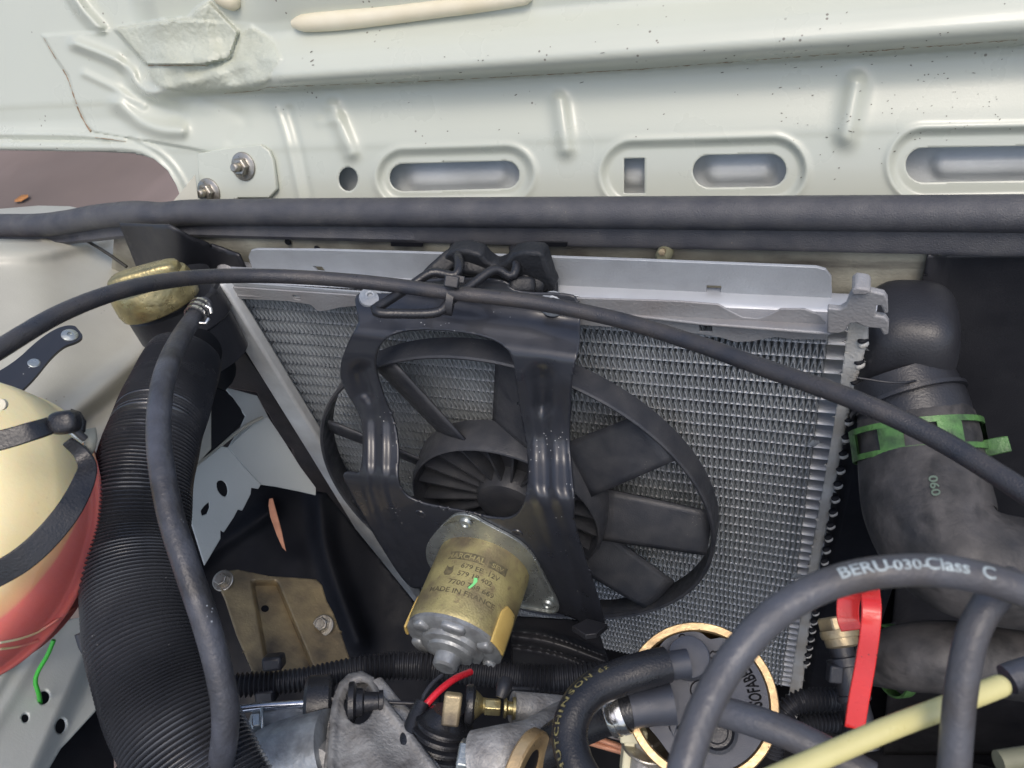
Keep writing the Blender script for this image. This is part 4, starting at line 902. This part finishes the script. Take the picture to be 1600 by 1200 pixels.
sheet('lug', lug, lp_, 'cast_alloy', lambda x, y: .0028*np.exp(-((sdf(x, y, lug)+7)/7)**2)-.006*sstep(-16, -30, sdf(x, y, lug))*sstep(1110, 1095, y)+.003*ridge(x, y, [(560, 1130), (620, 1230)], 18, 1.), [ell(562, 1099, 23, 33, 10)], 2.2, .009, al)
tube('rear_arm', [(585, 1070, .47), (625, 1125, .455), (700, 1190, .44), (760, 1240, .43)], [.006, .008, .010, .012], 'cast_alloy', al, 16)
tube('barrel', [(405, 1128, .47), (470, 1142, .462), (530, 1165, .462), (570, 1200, .47)], [.0120, .0135, .0150, .015], 'cast_grey', al, 32)
tube('lower_arm', [(360, 1245, .44), (430, 1195, .445), (520, 1170, .44)], [.020, .022, .022], 'cast_grey', al, 28)
bolt(at(412, 1130, .462), cdir(-1, .05, -.35), .0078, .0075, 'zinc', al, 'bolt', True, False)
lathe('lug_boss', at(502, 1185, .43), cdir(-.2, -.1, -1), [(0, .006), (.003, .0065), (.007, .005), (.008, 0), (.008, -.006)], 'cast_alloy', al, 28)
# wires of the motor
mw = thing('motor_wires', 'red and grey wires leaving the motor into a black sleeve', 'wire', at(660, 1100, .44))
tube('red_wire', [(735, 1050, .478), (712, 1060, .462), (690, 1076, .452), (672, 1094, .446), (660, 1108, .444)], .0021, 'red_wire', mw, 16)
tube('grey_wire', [(690, 1056, .475), (676, 1068, .462), (663, 1086, .452), (656, 1110, .446)], .0013, 'grey_rubber', mw, 12)
tube('sleeve', [(660, 1098, .444), (652, 1116, .440), (636, 1160, .428), (620, 1215, .415)], [.0042, .0048, .0052, .0054], 'black_rubber', mw, 20)
# ribbed rubber boot and tab
rb = thing('rubber_boot', 'ribbed black rubber bellows boot at bottom centre', 'boot', at(690, 1160, .43))
ba = cdir(-.25, .95, .05); pr = []
for k in range(8):
    r = .0150+.0016*k; z = .0042*k; pr += [(r-.0012, z), (r+.0016, z+.0010), (r+.0019, z+.0020), (r-.0004, z+.0030)]
lathe('bellows', at(696, 1126, .436), ba, [(0, -.006), (.0085, -.006), (.0105, -.004), (.0125, -.001)]+pr, 'black_rubber', rb, 48)
box('tab', at(706, 1108, .420), (cdir(1, .12, 0), cdir(-.12, 1, 0), cdir(0, 0, 1)), (.0098, .0175, .006), 'gold_zinc', rb, bevel=.0015, bseg=3)
bf = thing('brass_union', 'small brass union with hexagon beside the ribbed boot', 'fitting', at(760, 1104, .43))
bx = cdir(1, .08, .05)
lathe('rubber_ring', at(727, 1100, .435), bx, [(.003, 0), (.0100, 0), (.0108, .0015), (.0108, .004), (.009, .0055), (.003, .0055)], 'black_rubber', bf, 36)
lathe('dome', at(735, 1101, .434), bx, [(.0088, 0), (.0085, .002), (.0060, .0052), (.0042, .007), (.0038, .010), (0, .010)], 'brass', bf, 36)
V, Fc = g_lathe(at(757, 1104, .433), bx, [(0, 0), (.0046, 0), (.0048, .0005), (.0048, .0085), (.0044, .009), (0, .009)], 6); fixn(mk('hexagon', V, Fc, 'brass', bf, ang=30, bevel=.0003))
lathe('washer', at(787, 1106, .431), bx, [(.002, 0), (.0055, 0), (.0055, .0012), (.0035, .0025), (.0035, .005), (.006, .005), (.006, .0065), (.002, .0065)], 'brass', bf, 28)
tag(tube('alloy_link', [(800, 1104, .44), (860, 1112, .445), (930, 1120, .45), (980, 1132, .455)], [.0085, .0095, .0095, .0095], 'cast_alloy', None, 20), 'dirty cast alloy link running right from the brass union', 'casting')
tag(tube('black_rod', [(782, 1090, .428), (786, 1078, .43), (790, 1066, .435)], [.0028, .0042, .0045], 'black_plastic', None, 16), 'small black plug hanging beside the motor clip', 'plug')
aa = thing('bushed_casting', 'cast alloy piece with steel bolt head and gold bush at the bottom', 'casting', at(780, 1170, .40))
axr = cdir(1, .10, -.10)
tube('arm', [(742, 1188, .40), (790, 1180, .398), (835, 1160, .41), (880, 1130, .43), (920, 1112, .45)], [.0145, .0150, .0125, .0115, .011], 'cast_alloy', aa, 32)
V, Fc = g_lathe(at(722, 1186, .402), axr, [(0, -.002), (.0095, -.002), (.0108, -.001), (.0108, .0055), (0, .0055)], 6); fixn(mk('bolt_head', V, Fc, 'zinc', aa, ang=30, bevel=.0006))
lathe('bolt_washer', at(738, 1188, .401), axr, [(0, 0), (.0125, 0), (.0125, .0022), (0, .0022)], 'zinc', aa, 36)
rx_ = cdir(.75, .45, -.55)
V, Fc = g_lathe(at(812, 1196, .385), cdir(.80, .2, -.45), [(.0105, 0), (.0185, 0), (.0195, .001), (.0195, .006), (.0185, .007), (.0125, .007), (.0105, .006), (.0105, 0)], 56); fixn(mk('gold_bush', V, Fc, 'gold_rim', aa, ang=35))
lathe('bush_core', at(812, 1196, .385), cdir(.80, .2, -.45), [(.0104, .001), (.0104, .005), (.008, .0052), (0, .0052)], 'dark_plastic', aa, 36)
# black scoop strips below the fan
sc = thing('lower_grille', 'black plastic scoop with ridges below the fan ring', 'duct', at(880, 1000, .56))
SCP = P3((800, 970, .58), (950, 1030, .56), (800, 1040, .53))
sheet('scoop', [(800, 962), (900, 968), (935, 985), (950, 1030), (1000, 1045), (960, 1075), (800, 1075)], SCP, 'black_plastic', lambda x, y: ridge(x, y, [(800, 985), (860, 992), (945, 1024)], 6, .006)+ridge(x, y, [(800, 1006), (870, 1016), (930, 1040)], 4, .004), (), 2.5, .003, sc)
plate('scoop_end', [(893, 978), (918, 966), (950, 975), (932, 990), (915, 992)], P3((893, 978, .52), (950, 975, .52), (915, 992, .51)), .004, 'black_plastic', sc)
# ================================================================= FUEL / VAPOUR FILTER
fa = cdir(-.20, -.44, -.90); fc = at(1094, 1094, .395)
fu = cdir(1, 0, .1); fu -= fa*(fu@fa); fu /= np.linalg.norm(fu); fv = np.cross(fa, fu)
fl_ = thing('fuel_filter', 'round gold rimmed filter can with black lettered plastic lid', 'filter', fc)
lathe('can', fc, fa, [(.0338, .0005), (.0346, .0022), (.0380, .0022), (.0386, .0010), (.0386, -.004), (.0372, -.006), (.0368, -.05), (.03, -.055), (0, -.055)], 'gold_rim', fl_, 96, u=fu)
lid = [(-.030+.0, .0)]
def lidr(t):   # scalloped outline with a waist at the top and flats on the lower left
    r = .0334; a = math.degrees(t) % 360
    r -= .0030*math.exp(-((a-72)/7)**2); r -= .0022*math.exp(-((a-128)/9)**2); r -= .0045*math.exp(-((a-215)/26)**2)
    return r
lo = [(lidr(t)*math.cos(t), lidr(t)*math.sin(t)) for t in np.linspace(0, 2*math.pi, 97)[:-1]]
V, Fc = g_prism(lo, -.006, .0042, fc, fu, fv, fa); fixn(mk('lid', V, Fc, 'filter_plastic', fl_, ang=40, bevel=.0016, bseg=3))
def fpt(x, y, z=0.): return fc+fu*x+fv*y+fa*z
def fpx(px, py, z=.0044): return hit(px, py, (fc+fa*z, fa))
tcn = fpx(1076, 1030)
lathe('turret', tcn-fa*.004, fa, [(.0110, -.003), (.0107, .0125), (.0102, .0158), (.0095, .0162), (0, .0162)], 'filter_plastic', fl_, 48, u=fu)
tube('inlet_stub', [(1076, 1036, .388), (1050, 1040, .388), (1026, 1046, .388)], .0070, 'filter_plastic', fl_, 24)
plate('lid_web', [(1035, 1070), (1042, 1070), (1060, 1130), (1052, 1152), (1036, 1110)], (fc+fa*.0050, fa), .003, 'filter_plastic', fl_)
tube('outlet_stub', [(1050, 1098, .388), (1020, 1102, .388), (985, 1108, .388)], [.0105, .0098, .0092], 'filter_plastic', fl_, 28)
lathe('sensor_grommet', fpx(1119, 1143), fa, [(.0105, 0), (.0105, .0016), (.0088, .0024), (.0075, .001), (.0060, .001), (.0052, .003), (0, .0032)], 'black_rubber', fl_, 40)
# raised outlines: arrows, circles, lettering
def outline(pts, name='raised_mark', r=.00034, closed=True):
    P = [fpx(x, y, .0044) for x, y in pts]
    if closed: P.append(P[0])
    C, s = resample(np.array(P), .0006); V, Fc = g_tube(C, r, 6); return mk(name, V, Fc, 'ink_deep', fl_)
def arrow(cx, cy, L, rot):
    c, s = math.cos(math.radians(rot)), math.sin(math.radians(rot))
    pts = [(0, 0), (.48, .30), (.48, .17), (.9, .17), (1, .0), (.9, -.17), (.48, -.17), (.48, -.30)]
    return [(cx+L*(x*c-y*s), cy+L*(x*s+y*c)) for x, y in pts]
outline(arrow(1105, 1026, 24, -14)); outline(arrow(1057, 1138, 24, -14)); outline(arrow(1129, 1176, 22, -112))
outline(ell(1066, 996, 5, 5)); outline(ell(1093, 1078, 14, 15)); outline(ell(1094, 1078, 3.2, 3.2)); outline([(1080, 1130), (1079, 1110), (1088, 1096), (1096, 1090)], closed=False); outline([(1028, 1066), (1030, 1090), (1048, 1142)], closed=False)
fa1 = fpx(1170, 1108); fb1 = fpx(1158, 1045); td = (fb1-fa1)/np.linalg.norm(fb1-fa1); tn = np.cross(fa, td); tn /= np.linalg.norm(tn)
V, Fc = g_text('SOFABEX', .0085); W = V[:, 0].max()
def ff(x, y):
    f = x/(.068); c = fpt(0, 0, .0044); R_ = .0300; ang = math.radians(-10)+x/R_*1.; return c+(fu*math.cos(ang)+fv*math.sin(ang))*(R_-y)+fa*.0001
lettering('lettering', 'SOFABEX', .0088, ff, 'ink_deep', fl_, xs=.62)
# ================================================================= HOSES AT THE FILTER
hh = thing('curved_hose', 'glossy black rubber hose with yellow lettering curling from the filter lid', 'hose', at(900, 1110, .38))
hp = [(1042, 1038, .386), (1010, 1046, .384), (970, 1058, .382), (930, 1076, .378), (902, 1105, .372), (890, 1145, .366), (898, 1190, .358), (925, 1240, .350)]
tube('hose', hp, [.0088, .0090, .0090, .0088, .0086, .0086, .0086, .0086], 'black_rubber', hh, 36, .002)
def onpath(pts, r, off_ang, lift=.0002, flip=1, start=0.):
    W3 = np.array([at(*p) for p in pts]); C = crom(W3, 24); C, s = resample(C, .001)
    T = np.gradient(C, axis=0); T /= np.linalg.norm(T, axis=1)[:, None]
    rr = np.broadcast_to(r, (len(C),)) if np.ndim(r) == 0 else np.interp(s, np.linspace(0, s[-1], len(r)), r)
    def f(x, y):
        q = min(max((start+x)/.001, 0), len(C)-1.001); i = int(q); fr = q-i
        c = C[i]*(1-fr)+C[i+1]*fr; t = T[i]; v = CAM-c; v = v-t*(v@t); v /= np.linalg.norm(v); w = np.cross(t, v)*flip
        r_ = rr[i]; b = off_ang+y/r_; return c+(v*math.cos(b)+w*math.sin(b))*(r_+lift)
    return f
hp2 = hp[::-1]
W3 = crom(np.array([at(*p) for p in hp2]), 24); Ltot = resample(W3, .001)[1][-1]
lettering('lettering', 'HUTCHINSON 68.33 7', .0040, onpath(hp2, .0087, .62, start=.012, flip=-1), 'ink_yellow', hh, xs=1.35, space=1.25)
oh = thing('outlet_hose', 'short black hose clamped with bright steel band to filter outlet', 'hose', at(900, 1140, .40))
tube('hose', [(1000, 1103, .390), (968, 1112, .392), (930, 1124, .396), (880, 1150, .40), (830, 1190, .405), (790, 1240, .41)], [.0098, .0100, .0100, .0098, .0095, .0095], 'black_rubber', oh, 32, .003)
ax = at(1000, 1103, .390)-at(930, 1124, .396); ax /= np.linalg.norm(ax)
lathe('clamp', at(965, 1114, .392), ax, [(.0102, -.0045), (.0108, -.0045), (.0112, -.0038), (.0112, -.0012), (.0107, -.0009), (.0107, .0009), (.0112, .0012), (.0112, .0038), (.0108, .0045), (.0102, .0045)], 'clamp_steel', oh, 48)
cf = thing('cream_connector', 'small cream plastic connector below the steel hose clamp', 'connector', at(985, 1160, .42))
box('connector_body', at(985, 1168, .415), (cdir(1, .1, 0), cdir(-.1, 1, 0), cdir(0, 0, 1)), (.0085, .026, .009), 'cream_plastic', cf, bevel=.001)
box('connector_top', at(988, 1145, .414), (cdir(1, .05, 0), cdir(-.05, 1, 0), cdir(0, 0, 1)), (.0145, .007, .012), 'cream_plastic', cf, bevel=.001)
bolt(at(1012, 1165, .415), cdir(.1, -1, -.3), .0095, .008, 'bolt_steel', cf, 'nut', True, False)
lathe('bolt_body', at(1020, 1195, .41), cdir(.1, -1, -.3), [(.012, -.015), (.012, .004), (.0105, .006), (0, .006)], 'cast_alloy', cf, 32)
for k in range(2): tag(tube('copper_glint', [(925-k*4, 1150+k*10, .46), (945, 1158+k*9, .455), (985, 1172+k*6, .452)], .0018, 'copper', None, 10), ('upper' if k == 0 else 'lower')+' of two thin tubes standing in for coppery glints under the outlet hose', 'pipe', 'coppery glints')  # glints put in as copper coloured tubes
# ================================================================= RIGHT SIDE HOSES AND LEADS
rh = thing('radiator_hose', 'thick worn black radiator hose bending right from the tank outlet', 'hose', at(1450, 800, .40))
hpts = [(1430, 652, .425), (1434, 690, .42), (1440, 740, .412), (1448, 790, .402), (1466, 838, .392), (1505, 872, .384), (1560, 890, .38), (1640, 900, .378), (1720, 905, .376)]
tube('hose', hpts, [.0290, .0305, .0312, .0312, .0300, .0290, .0275, .0275, .0275], 'hose_rubber', rh, 64, .003, .006)
f = lambda x, y: hit(1452+x*2600+y*400, 822+x*1100-y*2600, (at(1455, 820, .362), cdir(0.05, -.1, -1)))
V, Fc = g_text('060', .0070)
P0 = at(1448, 800, .402)
lettering('lettering', '060', .0055, onpath(hpts, [.029, .0305, .0312, .0312, .030, .029,   .0275, .0275, .0275], .12, .0006, -1, start=.050), 'ink_green', rh, xs=1.3)
gc = thing('hose_clamp', 'green spring clamp with protruding ears round the big hose', 'clamp', at(1432, 680, .42))
hax = at(1434, 715, .416)-at(1431, 655, .425); hax /= np.linalg.norm(hax); hax = cdir(.05, .93, -.22)
cc0 = at(1432, 690, .420)
hu = cdir(0, 0, -1); hu = hu-hax*(hu@hax); hu /= np.linalg.norm(hu)
RC = .0322
for (h0, h1) in ((-.0085, -.0055), (.0055, .0085)):
    V, Fc = g_lathe(cc0, hax, [(RC, h0), (RC+.0012, h0), (RC+.0012, h1), (RC, h1), (RC, h0)], 80, u=hu); fixn(mk('clamp_band', V, Fc, 'green_clamp', gc, ang=40))
for c_ in (-70, -2, 48, 100):
    V, Fc = g_lathe(cc0, hax, [(RC, -.006), (RC+.0011, -.006), (RC+.0011, .006), (RC, .006), (RC, -.006)], 8, arc=(math.radians(c_-11), math.radians(c_+11)), u=hu); fixn(mk('clamp_bridge', V, Fc, 'green_clamp', gc, ang=40))
pband('clamp_ear', [(1512, 712, .405), (1530, 704, .40), (1556, 697, .395), (1578, 693, .392)], [.0085, .0085, .0085, .0080], gc, 'green_clamp', .0022, (0, -.2, -1))
pband('clamp_ear', [(1515, 762, .41), (1535, 752, .41), (1556, 742, .412)], .006, gc, 'green_clamp', .0022, (0, -.2, -1))
tag(tube('lower_hose', [(1360, 1035, .44), (1410, 1028, .425), (1480, 1026, .415), (1560, 1034, .41), (1660, 1050, .40)], [.0130, .0175, .0190, .0185, .018], 'hose_rubber', None, 48, .004), 'dark lower radiator hose behind the red handle', 'hose')
V, Fc = g_lathe(at(1395, 1032, .432), cdir(1, -.05, .1), [(.0185, -.003), (.0197, -.003), (.0197, .003), (.0185, .003)], 56); tag(fixn(mk('lower_clamp', V, Fc, 'green_clamp', None)), 'dark green band clamp on the lower hose behind the red handle', 'clamp')
# red dipstick handle
rd = thing('dipstick_handle', 'bright red plastic looped handle standing up beside the radiator', 'handle', at(1345, 1030, .33))
pband('handle_strip', [(1330, 985, .338), (1325, 965, .340), (1327, 935, .340), (1340, 919, .336), (1356, 920, .328), (1362, 945, .320), (1360, 985, .318), (1352, 1040, .320), (1342, 1095, .322), (1335, 1142, .324)], [.0085, .0092, .0092, .0085, .0078, .0076, .0076, .0078, .0080, .0078], rd, 'red_plastic', .0026, (-.35, .05, -1))
box('handle_foot', at(1333, 1146, .325), (cdir(1, .1, 0), cdir(-.1, 1, 0), cdir(0, 0, 1)), (.0085, .005, .006), 'dark_plastic', rd)
ss = thing('temperature_sensor', 'brass hexagon switch with black connector beside the red handle', 'sensor', at(1315, 1000, .40))
sa = cdir(.12, .92, -.35)
V, Fc = g_lathe(at(1308, 966, .405), sa, [(0, -.001), (.0095, -.001), (.0104, 0), (.0104, .0055), (.0098, .0062), (0, .0062)], 6); fixn(mk('hexagon', V, Fc, 'gold_zinc', ss, ang=30, bevel=.0006))
lathe('flange', at(1310, 984, .402), sa, [(.0095, 0), (.0098, .002), (.0092, .004), (.0085, .0042), (.0082, .008), (.006, .009)], 'gold_zinc', ss, 40)
lathe('connector', at(1313, 1008, .40), sa, [(.0058, -.004), (.0062, 0), (.0060, .006), (.0088, .0065), (.0090, .0105), (.0072, .011), (.0072, .024), (.0082, .0245), (.0082, .027), (.0066, .028), (.0068, .045), (.006, .05), (0, .05)], 'black_plastic', ss, 36)
box('connector_latch', at(1304, 1052, .392), (cdir(1, .1, 0), cdir(-.1, 1, 0), cdir(0, 0, 1)), (.007, .009, .006), 'black_plastic', ss)
corr('small_conduit', [(1205, 1180, .42), (1222, 1120, .42), (1250, 1096, .42), (1300, 1092, .42), (1330, 1094, .42)], .0055, .0022, .0013, 'black_plastic', ss, 24, 6)
corr('small_conduit', [(1230, 1150, .43), (1262, 1130, .43), (1310, 1128, .43)], .0050, .0022, .0013, 'black_plastic', ss, 24, 6)
# ignition leads
bl = [(1052, 1270, .185), (1072, 1190, .188), (1100, 1110, .192), (1142, 1035, .196), (1200, 969, .198), (1262, 927, .199), (1330, 902, .199), (1400, 892, .198), (1470, 892, .197), (1540, 904, .196), (1600, 924, .195), (1680, 958, .195)]
il = thing('ignition_lead', 'grey ignition lead arching over the filter, printed BERU Class C', 'lead', at(1300, 910, .2))
tube('lead', bl, .0042, 'lead_rubber', il, 36, .002)
W3 = crom(np.array([at(*p) for p in bl]), 24); C_, s_ = resample(W3, .001); pxs = px_of(C_)[:, 0]
def sat(x): return s_[np.argmin(abs(pxs-x))]
for txt, x0_, size, xs_ in (('BERU', 1310, .0042, 1.25), ('-030-', 1378, .0036, 1.25), ('Class  C', 1440, .0044, 1.12)):
    lettering('lettering', txt, size, onpath(bl, .0042, .06, .00012, -1, start=sat(x0_)), 'ink_pale', il, xs=xs_)
tag(tube('plug_lead', [(1590, 905, .215), (1552, 935, .213), (1522, 985, .212), (1506, 1050, .212), (1497, 1120, .212), (1488, 1240, .212)], .0042, 'lead_rubber', None, 32, .003), 'grey plug lead dropping straight down near the right edge', 'lead')
tag(tube('coil_lead', [(1095, 1098, .30), (1130, 1112, .296), (1180, 1127, .29), (1240, 1150, .285), (1300, 1180, .28), (1360, 1215, .275)], .0058, 'lead_rubber', None, 28, .003), 'dark grey hose crossing the filter lid towards lower right', 'hose')
cp = thing('cream_pipe', 'straight cream plastic pipe rising to the right at the bottom edge', 'pipe', at(1400, 1130, .23))
tube('pipe', [(1150, 1242, .215), (1260, 1194, .22), (1380, 1142, .225), (1480, 1104, .23), (1562, 1072, .235)], .0033, 'cream_pipe', cp, 32, .003)
lathe('pipe_end', at(1562, 1072, .235), at(1562, 1072, .235)-at(1480, 1104, .23), [(.0033, 0), (.0031, .0012), (.0024, .0021), (0, .0025)], 'cream_pipe', cp, 28)
tag(tube('grey_hose_end', [(1574, 1062, .25), (1600, 1052, .25), (1680, 1030, .25)], .0048, 'grey_rubber', None, 24), 'grey hose stub behind the tip of the cream pipe', 'hose')
tag(tube('pale_stub', [(1560, 1190, .30), (1600, 1184, .30), (1660, 1176, .30)], .0042, 'olive_dark', None, 20), 'faint olive pipe stub in the bottom right corner', 'pipe')
